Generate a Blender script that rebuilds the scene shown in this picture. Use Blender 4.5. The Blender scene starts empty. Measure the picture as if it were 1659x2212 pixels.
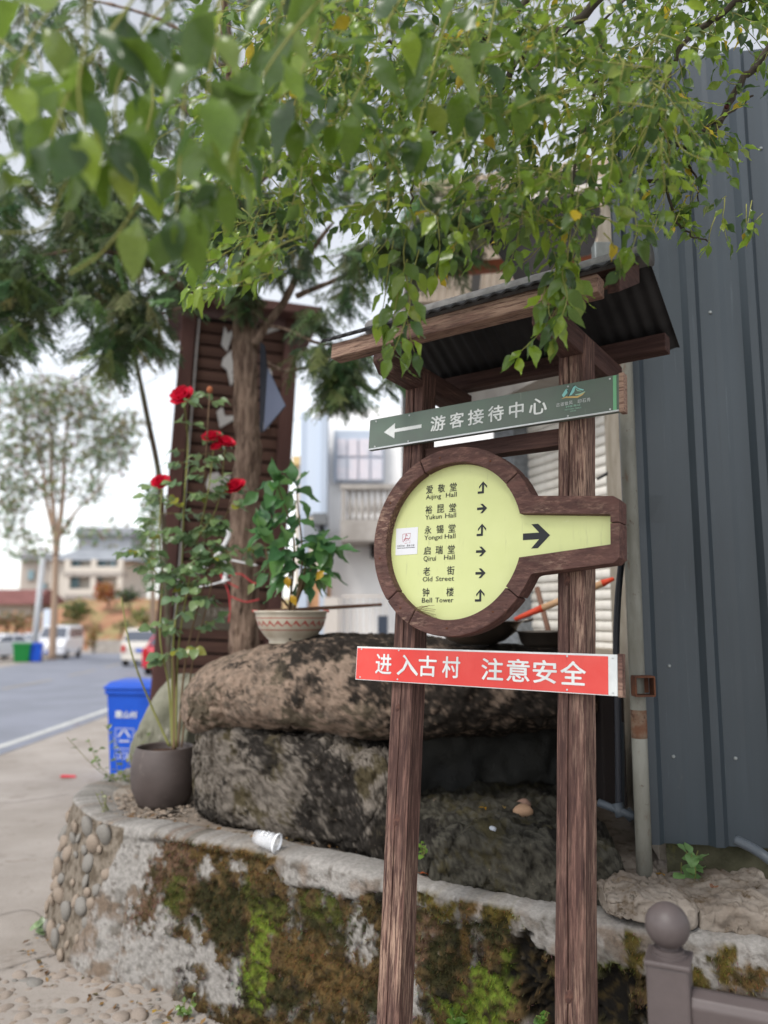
import bpy, math, random
import numpy as np
from mathutils import Vector, Matrix, noise as mnoise
rnd = random.Random(7)
R = math.radians
scene = bpy.context.scene
COL = scene.collection

# ------------------------------------------------------------------ camera
F, CX, CY, H = 1680.0, 829.5, 1106.0, 1.6
PITCH = math.atan(219.0 / 1680.0)
cam_d = bpy.data.cameras.new('camera')
cam = bpy.data.objects.new('camera', cam_d)
COL.objects.link(cam)
cam.location = (0, 0, H)
cam.rotation_euler = (math.pi / 2 + PITCH, 0, 0)
cam_d.sensor_fit = 'VERTICAL'
cam_d.sensor_height = 24.0
cam_d.lens = 24.0 * F / 2212.0
cam_d.clip_end = 2000
cam_d.clip_start = 0.02
cam_d.dof.use_dof = True
cam_d.dof.focus_distance = 2.35
cam_d.dof.aperture_fstop = (cam_d.lens / 1000.0) / 0.018
scene.camera = cam

# ------------------------------------------------------------------ sky, sun, exposure
SUN_EL, SUN_AZ = R(52), R(215)
w = bpy.data.worlds.new('World')
scene.world = w
w.use_nodes = True
nt = w.node_tree
nt.nodes.clear()
sky = nt.nodes.new('ShaderNodeTexSky')
sky.sky_type = 'NISHITA'
sky.sun_disc = False
sky.sun_elevation = SUN_EL
sky.sun_rotation = SUN_AZ
sky.air_density = 1.0
sky.dust_density = 1.0
sky.ozone_density = 1.0
hs = nt.nodes.new('ShaderNodeHueSaturation')
hs.inputs['Saturation'].default_value = 0.22
bg = nt.nodes.new('ShaderNodeBackground')
bg.inputs['Strength'].default_value = 0.15
wo = nt.nodes.new('ShaderNodeOutputWorld')
nt.links.new(sky.outputs[0], hs.inputs['Color'])
nt.links.new(hs.outputs[0], bg.inputs[0])
nt.links.new(bg.outputs[0], wo.inputs[0])
sun_d = bpy.data.lights.new('sun', 'SUN')
sun_d.energy = 1.25
sun_d.angle = R(16)
sun_d.color = (1.0, 0.96, 0.9)
sun = bpy.data.objects.new('sun', sun_d)
COL.objects.link(sun)
sdir = Vector((math.sin(SUN_AZ) * math.cos(SUN_EL), math.cos(SUN_AZ) * math.cos(SUN_EL), math.sin(SUN_EL)))
sun.rotation_euler = sdir.to_track_quat('Z', 'Y').to_euler()
sun.location = (-3, -4, 8)
vs = scene.view_settings
vs.view_transform = 'Standard'
vs.look = 'None'
vs.exposure = 0.92
vs.gamma = 1.0
vs.use_curve_mapping = False
scene.cycles.use_denoising = True
scene.cycles.max_bounces = 8
scene.cycles.transparent_max_bounces = 12

# ------------------------------------------------------------------ helpers
_FW = Vector((0, math.cos(PITCH), math.sin(PITCH)))
_UP = Vector((0, -math.sin(PITCH), math.cos(PITCH)))
_CAM = Vector((0, 0, H))
def sight(x, y):
    return Vector((1, 0, 0)) * ((x - CX) / F) + _UP * ((CY - y) / F) + _FW
def P(x, y, Y):                      # the place seen at (x, y) in the survey photo, Y metres ahead
    r = sight(x, y)
    return _CAM + r * (Y / r.y)
def PZ(x, y, z):                     # the place seen at (x, y) at height z
    r = sight(x, y)
    return _CAM + r * ((z - H) / r.z)
def lerp(a, b, t):
    return a + (b - a) * t
def sstep(a, b, x):
    t = min(1, max(0, (x - a) / (b - a)))
    return t * t * (3 - 2 * t)
def lin(r, g, b):
    f = lambda c: ((c / 255 + 0.055) / 1.055) ** 2.4 if c > 10 else c / 255 / 12.92
    return (f(r), f(g), f(b))
def interp(pts, x):
    for (x0, y0), (x1, y1) in zip(pts, pts[1:]):
        if x <= x1:
            return lerp(y0, y1, max(0, (x - x0) / (x1 - x0)))
    return pts[-1][1]
def nz(p, s, o=4):
    return mnoise.fractal(Vector(p) * s, 0.9, 2.0, o)

# ------------------------------------------------------------------ materials
def NN(t, typ, **kw):
    n = t.nodes.new(typ)
    for k, v in kw.items():
        setattr(n, k, v)
    return n
MATS = {}
def mat(name, base, rough=0.8, var=None, over=(), bump=None, spec=0.3, metal=0.0, attr=False, trans=0.0,
        coord='Object', alpha=1.0, transmission=0.0, coat=0.0):
    """var=(colour, scale, stretch) mixes the base colour by noise; over = [(colour, scale, stretch, lo, hi)] are
    blotches; bump = [(scale, strength, stretch)]."""
    if name in MATS:
        return MATS[name]
    m = bpy.data.materials.new(name)
    m.use_nodes = True
    t = m.node_tree
    b = t.nodes['Principled BSDF']
    tc = NN(t, 'ShaderNodeTexCoord')
    def noise(scale, stretch=(1, 1, 1), detail=6, r=0.6, off=0):
        mp = NN(t, 'ShaderNodeMapping')
        mp.inputs['Scale'].default_value = stretch
        mp.inputs['Location'].default_value = (off, off * 1.7, off * 0.6)
        t.links.new(tc.outputs[coord], mp.inputs['Vector'])
        n = NN(t, 'ShaderNodeTexNoise')
        n.inputs['Scale'].default_value = scale
        n.inputs['Detail'].default_value = detail
        n.inputs['Roughness'].default_value = r
        t.links.new(mp.outputs[0], n.inputs['Vector'])
        return n.outputs['Fac']
    def ramp(fac, lo, hi):
        mr = NN(t, 'ShaderNodeMapRange', interpolation_type='SMOOTHSTEP')
        mr.inputs['From Min'].default_value = lo
        mr.inputs['From Max'].default_value = hi
        t.links.new(fac, mr.inputs['Value'])
        return mr.outputs['Result']
    def mix(fac, a, c):
        mx = NN(t, 'ShaderNodeMix', data_type='RGBA')
        t.links.new(fac, mx.inputs[0])
        for sock, v in ((mx.inputs[6], a), (mx.inputs[7], c)):
            if isinstance(v, tuple):
                sock.default_value = (*v, 1)
            else:
                t.links.new(v, sock)
        return mx.outputs[2]
    col = tuple(base)
    if attr:
        at = NN(t, 'ShaderNodeAttribute', attribute_name='Col')
        col = at.outputs['Color']
        if var:
            mul = NN(t, 'ShaderNodeMix', data_type='RGBA', blend_type='MULTIPLY')
            mul.inputs[0].default_value = 1.0
            t.links.new(col, mul.inputs[6])
            t.links.new(mix(ramp(noise(var[1], var[2]), 0.3, 0.7), (0.72, 0.72, 0.72), var[0]), mul.inputs[7])
            col = mul.outputs[2]
    elif var:
        col = mix(ramp(noise(var[1], var[2]), 0.32, 0.68), col, tuple(var[0]))
    for i, o in enumerate(over):
        fac = ramp(noise(o[1], o[2], 8, 0.72, 3.1 * (i + 1)), o[3], o[4])
        if len(o) > 5:            # blotches only inside patches
            mm = NN(t, 'ShaderNodeMath', operation='MULTIPLY')
            t.links.new(fac, mm.inputs[0])
            t.links.new(ramp(noise(o[5], o[6], 5, 0.6, 17.0 + i), o[7], o[8]), mm.inputs[1])
            fac = mm.outputs[0]
        col = mix(fac, col, tuple(o[0]))
    if isinstance(col, tuple):
        b.inputs['Base Color'].default_value = (*col, 1)
    else:
        t.links.new(col, b.inputs['Base Color'])
    b.inputs['Roughness'].default_value = rough
    b.inputs['Specular IOR Level'].default_value = spec
    b.inputs['Metallic'].default_value = metal
    b.inputs['Alpha'].default_value = alpha
    b.inputs['Transmission Weight'].default_value = transmission
    b.inputs['Coat Weight'].default_value = coat
    if bump:
        prev = None
        for sc, st, stretch in bump:
            bp = NN(t, 'ShaderNodeBump')
            bp.inputs['Strength'].default_value = st
            bp.inputs['Distance'].default_value = 0.02
            t.links.new(noise(sc, stretch, 8, 0.65, 9.0), bp.inputs['Height'])
            if prev:
                t.links.new(prev, bp.inputs['Normal'])
            prev = bp.outputs[0]
        t.links.new(prev, b.inputs['Normal'])
    if trans:
        tr = NN(t, 'ShaderNodeBsdfTranslucent')
        if isinstance(col, tuple):
            tr.inputs[0].default_value = (*col, 1)
        else:
            g = NN(t, 'ShaderNodeGamma')
            g.inputs[1].default_value = 0.75
            t.links.new(col, g.inputs[0])
            t.links.new(g.outputs[0], tr.inputs[0])
        ms = NN(t, 'ShaderNodeMixShader')
        ms.inputs[0].default_value = trans
        t.links.new(b.outputs[0], ms.inputs[1])
        t.links.new(tr.outputs[0], ms.inputs[2])
        t.links.new(ms.outputs[0], t.nodes['Material Output'].inputs[0])
    MATS[name] = m
    return m

I1 = (1, 1, 1)
BR0, BR1, WORN = lin(86, 63, 57), lin(62, 44, 41), lin(166, 138, 120)
def wood(name, stretch, wear=(0.60, 0.70), dark=BR1, base=BR0):
    f = tuple(s * 5.0 for s in stretch)
    return mat(name, base, 0.75, (dark, 9, f), [(lin(122, 92, 82), 14, f, wear[0] - 0.08, wear[1]), (lin(40, 25, 24), 11, tuple(s * 1.3 for s in f), 0.60, 0.72),
               (WORN, 22, f, wear[0] - 0.1, wear[1] - 0.06, 4, tuple(0.3 + s * 0.5 for s in stretch), wear[0] - 0.1, wear[1])],
               [(16, 0.5, f), (140, 0.12, I1)], 0.2)
M_POST = wood('painted_post_wood', (1.6, 1.6, 0.10), (0.54, 0.66))
M_BEAM = wood('painted_beam_wood', (0.10, 1.5, 1.6), (0.47, 0.62))
M_RING = wood('painted_frame_wood', (0.30, 1.2, 1.0), (0.57, 0.70), lin(80, 58, 54), lin(100, 72, 66))
M_ARM = wood('painted_arm_wood', (1.5, 0.12, 1.5), (0.62, 0.74))
M_ROOFBLACK = mat('black_roof_sheet', lin(46, 45, 46), 0.6, (lin(30, 30, 31), 8, I1))
M_GREEN = mat('faded_green_print', lin(98, 116, 102), 0.4, (lin(94, 100, 94), 2.2, I1), [(lin(80, 82, 76), 26, I1, 0.64, 0.8), (lin(120, 128, 118), 10, (8, 1, 0.8), 0.6, 0.78)])
M_GREENEDGE = mat('green_edge_print', lin(110, 165, 125), 0.5)
M_RED = mat('faded_red_print', lin(208, 62, 56), 0.45, (lin(214, 84, 76), 4, I1), [(lin(190, 120, 110), 70, I1, 0.70, 0.78), (lin(176, 60, 54), 9, (7, 1, 0.7), 0.58, 0.76)])
M_WHITE = mat('white_print', lin(222, 224, 222), 0.5, (lin(200, 203, 202), 12, I1))
M_ALU = mat('aluminium_trim', lin(190, 192, 192), 0.4, metal=0.5)
M_YEL = mat('yellow_green_print', lin(214, 219, 156), 0.4, (lin(206, 212, 146), 3, I1), [(lin(150, 152, 108), 70, I1, 0.70, 0.78, 3, I1, 0.5, 0.6), (lin(190, 194, 140), 9, (6, 1, 0.6), 0.58, 0.75), (lin(222, 226, 176), 14, (1, 1, 3), 0.62, 0.8)])
M_INK = mat('black_print', lin(38, 40, 42), 0.5)
M_STICKER = mat('white_sticker', lin(228, 228, 232), 0.4)
M_STICKRED = mat('red_seal_print', lin(170, 40, 70), 0.5)
M_LOGO_T = mat('teal_logo_print', lin(140, 200, 195), 0.5)
M_LOGO_D = mat('dark_logo_print', lin(40, 62, 75), 0.5)
M_LOGO_G = mat('gold_logo_print', lin(200, 170, 110), 0.5)
M_LOGO_TX = mat('pale_green_logo_print', lin(150, 190, 170), 0.5)
M_STEEL = mat('grey_blue_steel_sheet', lin(54, 63, 70), 0.42, (lin(46, 54, 60), 1.2, (3, 3, 0.4)), [(lin(84, 92, 98), 9, (5, 5, 0.2), 0.6, 0.8), (lin(104, 100, 92), 34, (1, 1, 0.5), 0.62, 0.78, 2.5, (1, 1, 0.4), 0.5, 0.65), (lin(44, 48, 50), 12, (6, 6, 0.15), 0.6, 0.76)], [(2.5, 0.1, I1)], 0.5)
M_STEELTRIM = mat('galvanised_steel', lin(150, 155, 155), 0.45, (lin(122, 126, 125), 14, I1), [(lin(110, 84, 62), 6, (1, 1, 0.5), 0.66, 0.76)], metal=0.35)
M_RUST = mat('rust', lin(104, 66, 46), 0.9, (lin(74, 48, 38), 20, I1))
M_POLE = mat('weathered_pole_paint', lin(140, 140, 132), 0.55, (lin(110, 108, 98), 9, (1, 1, 0.3)), [(lin(104, 72, 52), 9, (1.5, 1.5, 0.5), 0.56, 0.70), (lin(80, 56, 42), 40, I1, 0.6, 0.7)], metal=0.15)
M_HOSE = mat('black_hose_rubber', lin(42, 44, 50), 0.4)
M_PVC = mat('grey_pvc', lin(72, 78, 84), 0.45)
M_CONC = mat('pavement_concrete', lin(168, 160, 153), 0.9, (lin(148, 140, 132), 0.9, I1), [(lin(130, 121, 112), 5, I1, 0.54, 0.72), (lin(112, 104, 96), 60, I1, 0.56, 0.74), (lin(120, 106, 92), 1.6, I1, 0.58, 0.72), (lin(190, 182, 174), 90, I1, 0.64, 0.74)], [(40, 0.25, I1), (160, 0.2, I1)], 0.15)
M_ASPH = mat('asphalt', lin(136, 139, 150), 0.85, (lin(124, 127, 136), 0.7, I1), [(lin(114, 116, 122), 0.5, (2, 0.3, 1), 0.56, 0.7), (lin(146, 146, 150), 40, I1, 0.64, 0.76)], [(90, 0.3, I1)], 0.2)
M_PAINT = mat('road_paint', lin(200, 200, 196), 0.7, (lin(170, 170, 168), 5, I1))
M_PAINTY = mat('faded_road_paint', lin(150, 142, 128), 0.8)
M_STONE = mat('river_cobble', lin(148, 132, 116), 0.75, (lin(120, 110, 100), 14, I1), [(lin(170, 150, 128), 30, I1, 0.6, 0.75)], [(60, 0.15, I1)])
M_DUSTY = mat('dusty_path_cobble', lin(150, 138, 127), 0.9, (lin(126, 115, 105), 14, I1), [(lin(164, 152, 141), 40, I1, 0.55, 0.7)], [(60, 0.2, I1)])
M_STONE2 = mat('grey_river_cobble', lin(132, 128, 122), 0.75, (lin(108, 104, 98), 14, I1), [], [(60, 0.15, I1)])
M_MORTAR = mat('cobble_mortar', lin(128, 118, 106), 0.95, (lin(104, 94, 82), 12, I1), [], [(50, 0.4, I1)])
M_ROCK = mat('weathered_boulder', lin(140, 122, 104), 0.92, (lin(112, 97, 84), 3.0, I1),
             [(lin(172, 148, 124), 9, I1, 0.54, 0.7), (lin(92, 84, 66), 6, I1, 0.54, 0.7), (lin(34, 31, 28), 7, (1, 1, 0.5), 0.46, 0.60, 1.6, (1, 1, 0.7), 0.44, 0.6), (lin(26, 24, 22), 34, I1, 0.52, 0.66, 3, I1, 0.42, 0.6), (lin(190, 168, 146), 60, I1, 0.64, 0.74)],
             [(9, 0.8, I1), (34, 0.7, I1), (110, 0.4, I1)], 0.12)
M_ROCK2 = mat('stained_block_stone', lin(128, 120, 110), 0.92, (lin(92, 86, 78), 6, I1),
              [(lin(156, 146, 138), 18, I1, 0.54, 0.66), (lin(78, 70, 46), 10, I1, 0.54, 0.7), (lin(36, 33, 28), 9, (1, 1, 0.7), 0.44, 0.6, 1.8, I1, 0.38, 0.58), (lin(24, 23, 20), 36, I1, 0.54, 0.68)],
              [(9, 0.8, I1), (36, 0.8, I1), (110, 0.4, I1)], 0.12)
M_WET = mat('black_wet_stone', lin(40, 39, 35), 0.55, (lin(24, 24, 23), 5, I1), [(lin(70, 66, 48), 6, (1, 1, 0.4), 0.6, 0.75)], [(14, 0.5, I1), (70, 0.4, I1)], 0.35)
M_SLAB = mat('dark_mossy_slab', lin(66, 64, 56), 0.85, (lin(42, 42, 37), 6, I1), [(lin(92, 86, 66), 12, I1, 0.56, 0.72), (lin(26, 26, 24), 24, I1, 0.5, 0.68), (lin(110, 104, 90), 60, I1, 0.64, 0.74)], [(10, 0.8, I1), (40, 0.8, I1), (110, 0.4, I1)], 0.2)
M_ROCKA = mat('stained_boulder', (0.2, 0.2, 0.2), 0.92, (I1, 26, I1), [(lin(176, 152, 130), 50, I1, 0.62, 0.74, 4, I1, 0.45, 0.6), (lin(28, 26, 24), 44, I1, 0.60, 0.72)],
              [(9, 0.7, I1), (34, 0.7, I1), (110, 0.45, I1)], 0.12, attr=True)
M_GREYSTONE = mat('grey_green_stone', lin(132, 130, 116), 0.9, (lin(104, 104, 88), 5, I1), [(lin(160, 156, 144), 8, I1, 0.6, 0.72)], [(12, 0.4, I1)])
M_WALL = mat('mossy_plaster', (0.3, 0.3, 0.3), 0.95, (I1, 60, I1), [], [(45, 0.35, I1), (140, 0.35, I1)], 0.1, attr=True)
M_MOSS = mat('moss', (0.1, 0.1, 0.02), 0.9, None, [], None, 0.1, attr=True, trans=0.25)
M_BED = mat('planter_concrete', lin(146, 137, 127), 0.95, (lin(116, 105, 94), 6, I1), [(lin(92, 78, 62), 14, I1, 0.5, 0.68), (lin(52, 46, 36), 20, I1, 0.58, 0.7), (lin(150, 142, 134), 60, I1, 0.62, 0.74)], [(40, 0.4, I1)], 0.1)
M_LEAF = mat('leaf', (0.1, 0.2, 0.05), 0.26, (I1, 30, I1), [(lin(120, 104, 50), 46, I1, 0.70, 0.78)], None, 0.55, attr=True, trans=0.45)
M_TWIG = mat('green_twig', lin(140, 140, 76), 0.7)
M_BRANCH = mat('grey_branch', lin(76, 68, 58), 0.9, (lin(52, 46, 40), 20, I1))
M_BARK = mat('conifer_bark', lin(152, 130, 114), 0.95, (lin(98, 80, 70), 16, (2, 2, 0.35)), [(lin(40, 32, 28), 14, (2.2, 2.2, 0.3), 0.54, 0.66), (lin(140, 116, 98), 18, (2, 2, 0.3), 0.62, 0.74)], [(22, 1.0, (2, 2, 0.35)), (80, 0.4, I1)], 0.1)
M_NEEDLE = mat('conifer_needle', (0.05, 0.09, 0.04), 0.5, None, [], None, 0.4, attr=True, trans=0.45)
M_TOWER = mat('tower_brown_paint', lin(98, 68, 62), 0.7, (lin(78, 54, 50), 3, (1, 1, 0.2)), spec=0.25)
M_SLAT = mat('tower_slat_wood', lin(100, 74, 64), 0.75, (lin(82, 60, 53), 4, (0.3, 1, 3)), spec=0.2)
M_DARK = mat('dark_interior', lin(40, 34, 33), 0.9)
M_LETTER = mat('pale_metal_letter', lin(196, 192, 190), 0.5)
M_PETAL = mat('red_petal', lin(222, 28, 62), 0.5, (lin(170, 10, 36), 30, I1), trans=0.3)
M_STEM = mat('rose_stem', lin(118, 118, 66), 0.7)
M_STEMB = mat('woody_stem', lin(104, 84, 64), 0.85)
M_POT = mat('brown_clay_pot', lin(80, 70, 67), 0.55, (lin(70, 61, 58), 5, (1, 1, 2)), [(lin(112, 102, 95), 12, (1, 1, 0.6), 0.58, 0.76), (lin(126, 112, 98), 50, I1, 0.6, 0.72, 4, I1, 0.5, 0.62)], [(60, 0.05, (1, 1, 6))], 0.45)
M_SOIL = mat('soil', lin(92, 68, 54), 1.0, (lin(60, 44, 36), 40, I1), [], [(60, 0.8, I1)], 0.05)
M_BOWL = mat('cream_glaze', lin(188, 180, 164), 0.35, (lin(168, 158, 140), 8, I1), [(lin(150, 138, 118), 30, I1, 0.68, 0.78)], spec=0.5)
M_BOWLRED = mat('red_glaze', lin(158, 82, 74), 0.45)
M_CLOTH = mat('grey_blue_cloth', lin(88, 94, 112), 0.8)
M_CLOTHD = mat('black_cloth', lin(34, 36, 44), 0.8)
M_RIBW = mat('white_plastic_strip', lin(214, 214, 216), 0.45)
M_RIBR = mat('red_string', lin(186, 60, 66), 0.6)
M_BLUE = mat('blue_bin_plastic', lin(24, 84, 196), 0.45, (lin(20, 74, 180), 3, I1))
M_GREENBIN = mat('green_bin_plastic', lin(20, 116, 52), 0.45)
M_CARW = mat('white_car_paint', lin(222, 223, 228), 0.25, coat=0.5, spec=0.5)
M_CARB = mat('beige_car_paint', lin(206, 200, 190), 0.25, coat=0.5, spec=0.5)
M_CARR = mat('red_car_paint', lin(190, 32, 52), 0.25, coat=0.5, spec=0.5)
M_CARG = mat('silver_car_paint', lin(176, 178, 184), 0.25, coat=0.5, spec=0.5)
M_GLASS = mat('car_glass', lin(78, 84, 96), 0.08, spec=0.6)
M_TYRE = mat('tyre', lin(32, 32, 34), 0.8)
M_RIM = mat('wheel_rim', lin(150, 150, 154), 0.4, metal=0.6)
M_LIGHTW = mat('clear_lamp', lin(220, 222, 226), 0.15)
M_LIGHTR = mat('red_lamp', lin(176, 24, 30), 0.2)
M_PLATE = mat('blue_plate', lin(40, 96, 190), 0.5)
M_HOUSE = mat('far_grey_render', lin(176, 168, 160), 0.9, (lin(160, 153, 146), 0.5, I1))
M_HOUSE2 = mat('far_light_render', lin(200, 194, 184), 0.9)
M_HROOF = mat('far_grey_roof', lin(150, 154, 160), 0.85, (lin(134, 138, 144), 0.6, I1))
M_TILE = mat('red_brown_roof_tile', lin(126, 84, 80), 0.85, (lin(108, 70, 66), 1.5, I1))
M_PANE = mat('window_pane', lin(104, 132, 142), 0.15, spec=0.6)
M_WHITEWALL = mat('white_render', lin(242, 241, 240), 0.9, (lin(230, 229, 228), 1.2, I1))
M_CREAM = mat('cream_render', lin(206, 196, 182), 0.9, (lin(190, 180, 166), 1.4, I1))
M_BLUEWHITE = mat('blue_white_panel', lin(196, 206, 220), 0.6)
M_BALC = mat('weathered_balcony_concrete', lin(170, 164, 158), 0.95, (lin(146, 140, 134), 3, I1), [(lin(112, 88, 70), 5, (1, 1, 0.4), 0.62, 0.74)])
M_BRICK = mat('orange_brick_panel', lin(196, 150, 112), 0.9, (lin(180, 134, 98), 6, (1, 1, 3)))
M_EARTH = mat('orange_earth', lin(170, 128, 104), 1.0, (lin(146, 106, 84), 0.4, I1), [(lin(150, 142, 102), 0.35, I1, 0.46, 0.62), (lin(116, 116, 78), 0.9, I1, 0.56, 0.7)], [(3, 0.6, I1)], 0.05)
M_AWN = mat('beige_awning_sheet', lin(232, 220, 206), 0.8, (lin(218, 206, 192), 1.5, I1), trans=0.75)
M_FRAME = mat('grey_steel_frame', lin(112, 114, 116), 0.5)
M_FRAMEW = mat('pale_steel_frame', lin(196, 188, 180), 0.6)
M_FRAMEO = mat('rusty_orange_pipe', lin(150, 92, 70), 0.8)
M_INFILL = mat('black_infill', lin(30, 28, 28), 0.8, (lin(48, 45, 44), 3, I1))
M_SHUT = mat('white_roller_slat', lin(234, 229, 221), 0.5, (lin(206, 200, 190), 4, I1))
M_PILLAR = mat('pebble_dash_grey', lin(140, 144, 148), 0.95, (lin(110, 114, 118), 40, I1), [], [(60, 0.5, I1)])
M_PLASTER = mat('stained_plaster', lin(170, 160, 146), 0.95, (lin(146, 136, 120), 5, I1), [(lin(100, 92, 78), 8, (1, 1, 0.5), 0.58, 0.72)], [(40, 0.3, I1)])
M_POTSTEEL = mat('stainless_steel', lin(120, 112, 104), 0.3, metal=0.9)
M_HANDLE = mat('pale_wood_handle', lin(196, 158, 122), 0.7)
M_HANDLER = mat('orange_red_paint', lin(206, 74, 48), 0.55)
M_STICK = mat('brown_stick', lin(112, 84, 70), 0.85)
M_RAIL = mat('grey_brown_rail_paint', lin(86, 77, 76), 0.5, (lin(76, 68, 67), 8, I1), [(lin(130, 118, 114), 40, I1, 0.66, 0.76)], [(60, 0.08, I1)], 0.4)
M_DKMOSS = mat('dark_mossy_plaster', lin(84, 82, 66), 0.95, (lin(54, 54, 40), 7, I1), [(lin(112, 110, 66), 9, (1, 1, 0.4), 0.58, 0.72)], [(30, 0.5, I1)], 0.1)
M_CUP = mat('clear_cup_plastic', lin(240, 242, 246), 0.15, spec=0.6, alpha=0.26)
M_CUPP = mat('white_cup_print', lin(236, 238, 242), 0.4)
M_LITTER = mat('red_wrapper', lin(206, 40, 60), 0.4)
M_WIRE = mat('black_cable', lin(46, 46, 48), 0.6)
M_BERRY = mat('dark_berry', lin(70, 28, 30), 0.35)

# ------------------------------------------------------------------ mesh builder
class MB:
    def __init__(s):
        s.v, s.f, s.c = [], [], []
    def add(s, vs, fs, col=None):
        o = len(s.v)
        s.v += [tuple(v) for v in vs]
        s.f += [tuple(i + o for i in f) for f in fs]
        if col is not None:
            s.c += [col] * len(vs)
    def box(s, c, d, rot=None, taper=1.0):
        x, y, z = d[0] / 2, d[1] / 2, d[2] / 2
        vs = [Vector((sx * x * (taper if sz > 0 else 1), sy * y * (taper if sz > 0 else 1), sz * z)) for sz in (-1, 1) for sx, sy in ((-1, -1), (1, -1), (1, 1), (-1, 1))]
        if rot is not None:
            vs = [rot @ v for v in vs]
        c = Vector(c)
        s.add([v + c for v in vs], [(3, 2, 1, 0), (4, 5, 6, 7), (0, 1, 5, 4), (1, 2, 6, 5), (2, 3, 7, 6), (3, 0, 4, 7)])
        return s
    def prism(s, poly, y0, y1, axes='xz'):
        n = len(poly)
        def pt(p, y):
            return (p[0], y, p[1]) if axes == 'xz' else ((p[0], p[1], y) if axes == 'xy' else (y, p[0], p[1]))
        s.add([pt(p, y0) for p in poly] + [pt(p, y1) for p in poly],
              [tuple(range(n)), tuple(range(2 * n - 1, n - 1, -1))] + [(i, i + n, (i + 1) % n + n, (i + 1) % n) for i in range(n)])
        return s
    def tube(s, pts, rad, seg=8, cap=True, col=None):
        pts = [Vector(p) for p in pts]
        n = len(pts)
        rr = rad if isinstance(rad, (list, tuple)) else [rad] * n
        vs = []
        a = None
        for i, p in enumerate(pts):
            t = (pts[min(i + 1, n - 1)] - pts[max(i - 1, 0)]).normalized()
            if a is None:
                a = t.orthogonal().normalized()
            else:
                a = (a - t * a.dot(t)).normalized()
            b = t.cross(a)
            for k in range(seg):
                an = 2 * math.pi * k / seg
                vs.append(p + (a * math.cos(an) + b * math.sin(an)) * rr[i])
        fs = []
        for i in range(n - 1):
            for k in range(seg):
                k2 = (k + 1) % seg
                fs.append((i * seg + k, i * seg + k2, (i + 1) * seg + k2, (i + 1) * seg + k))
        if cap:
            fs += [tuple(range(seg - 1, -1, -1)), tuple((n - 1) * seg + k for k in range(seg))]
        s.add(vs, fs, col)
        return s
    def lathe(s, prof, seg=24, c=(0, 0, 0), close=True, wob=None):
        vs, fs = [], []
        n = len(prof)
        for r, z in prof:
            for k in range(seg):
                an = 2 * math.pi * k / seg
                vs.append((c[0] + r * math.cos(an), c[1] + r * math.sin(an), c[2] + z))
        for i in range(n - 1):
            for k in range(seg):
                k2 = (k + 1) % seg
                fs.append((i * seg + k, i * seg + k2, (i + 1) * seg + k2, (i + 1) * seg + k))
        if close:
            if prof[0][0] > 1e-5:
                fs.append(tuple(range(seg - 1, -1, -1)))
            if prof[-1][0] > 1e-5:
                fs.append(tuple((n - 1) * seg + k for k in range(seg)))
        s.add(vs, fs)
        return s
    def ball(s, c, r, seg=10, rings=7, rot=None):
        rx, ry, rz = r if isinstance(r, (tuple, list)) else (r, r, r)
        vs = [Vector((0, 0, -rz))]
        for i in range(1, rings):
            th = math.pi * i / rings - math.pi / 2
            for k in range(seg):
                an = 2 * math.pi * k / seg
                vs.append(Vector((rx * math.cos(th) * math.cos(an), ry * math.cos(th) * math.sin(an), rz * math.sin(th))))
        vs.append(Vector((0, 0, rz)))
        if rot is not None:
            vs = [rot @ v for v in vs]
        c = Vector(c)
        fs = [(0, 1 + (k + 1) % seg, 1 + k) for k in range(seg)]
        for i in range(rings - 2):
            for k in range(seg):
                a, b = 1 + i * seg + k, 1 + i * seg + (k + 1) % seg
                fs.append((a, b, b + seg, a + seg))
        L = len(vs) - 1
        fs += [(L, L - seg + k, L - seg + (k + 1) % seg) for k in range(seg)]
        s.add([v + c for v in vs], fs)
        return s
    def quad(s, a, b, c, d, col=None):
        s.add([a, b, c, d], [(0, 1, 2, 3)], col)
        return s
    def mesh(s, name, m=None, smooth=False):
        me = bpy.data.meshes.new(name)
        me.from_pydata(s.v, [], s.f)
        if s.c and len(s.c) == len(s.v):
            at = me.color_attributes.new('Col', 'FLOAT_COLOR', 'POINT')
            at.data.foreach_set('color', np.array([(c[0], c[1], c[2], 1.0) for c in s.c], dtype=np.float32).ravel())
        if m:
            me.materials.append(m)
        if smooth:
            me.polygons.foreach_set('use_smooth', [True] * len(me.polygons))
        me.update()
        return me
    def build(s, name, m, parent=None, smooth=False, bevel=0, loc=None):
        return link(name, s.mesh(name, m, smooth), parent, bevel, loc)
def link(name, me, parent=None, bevel=0, loc=None):
    o = bpy.data.objects.new(name, me)
    COL.objects.link(o)
    if parent is not None:
        o.parent = parent
    if loc is not None:
        o.location = loc
    if bevel:
        md = o.modifiers.new('bevel', 'BEVEL')
        md.width = bevel
        md.segments = 2
        md.limit_method = 'ANGLE'
    return o
def tag(o, label, cat, group=None):
    o['label'] = label
    o['category'] = cat
    if group:
        o['group'] = group
    return o
def thing(name, label, cat, loc=(0, 0, 0), rot=(0, 0, 0), group=None):
    o = bpy.data.objects.new(name, None)
    o.empty_display_size = 0.1
    COL.objects.link(o)
    o.location = loc
    o.rotation_euler = rot
    return tag(o, label, cat, group)
def kind(o, k):
    o['kind'] = k
    return o
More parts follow.
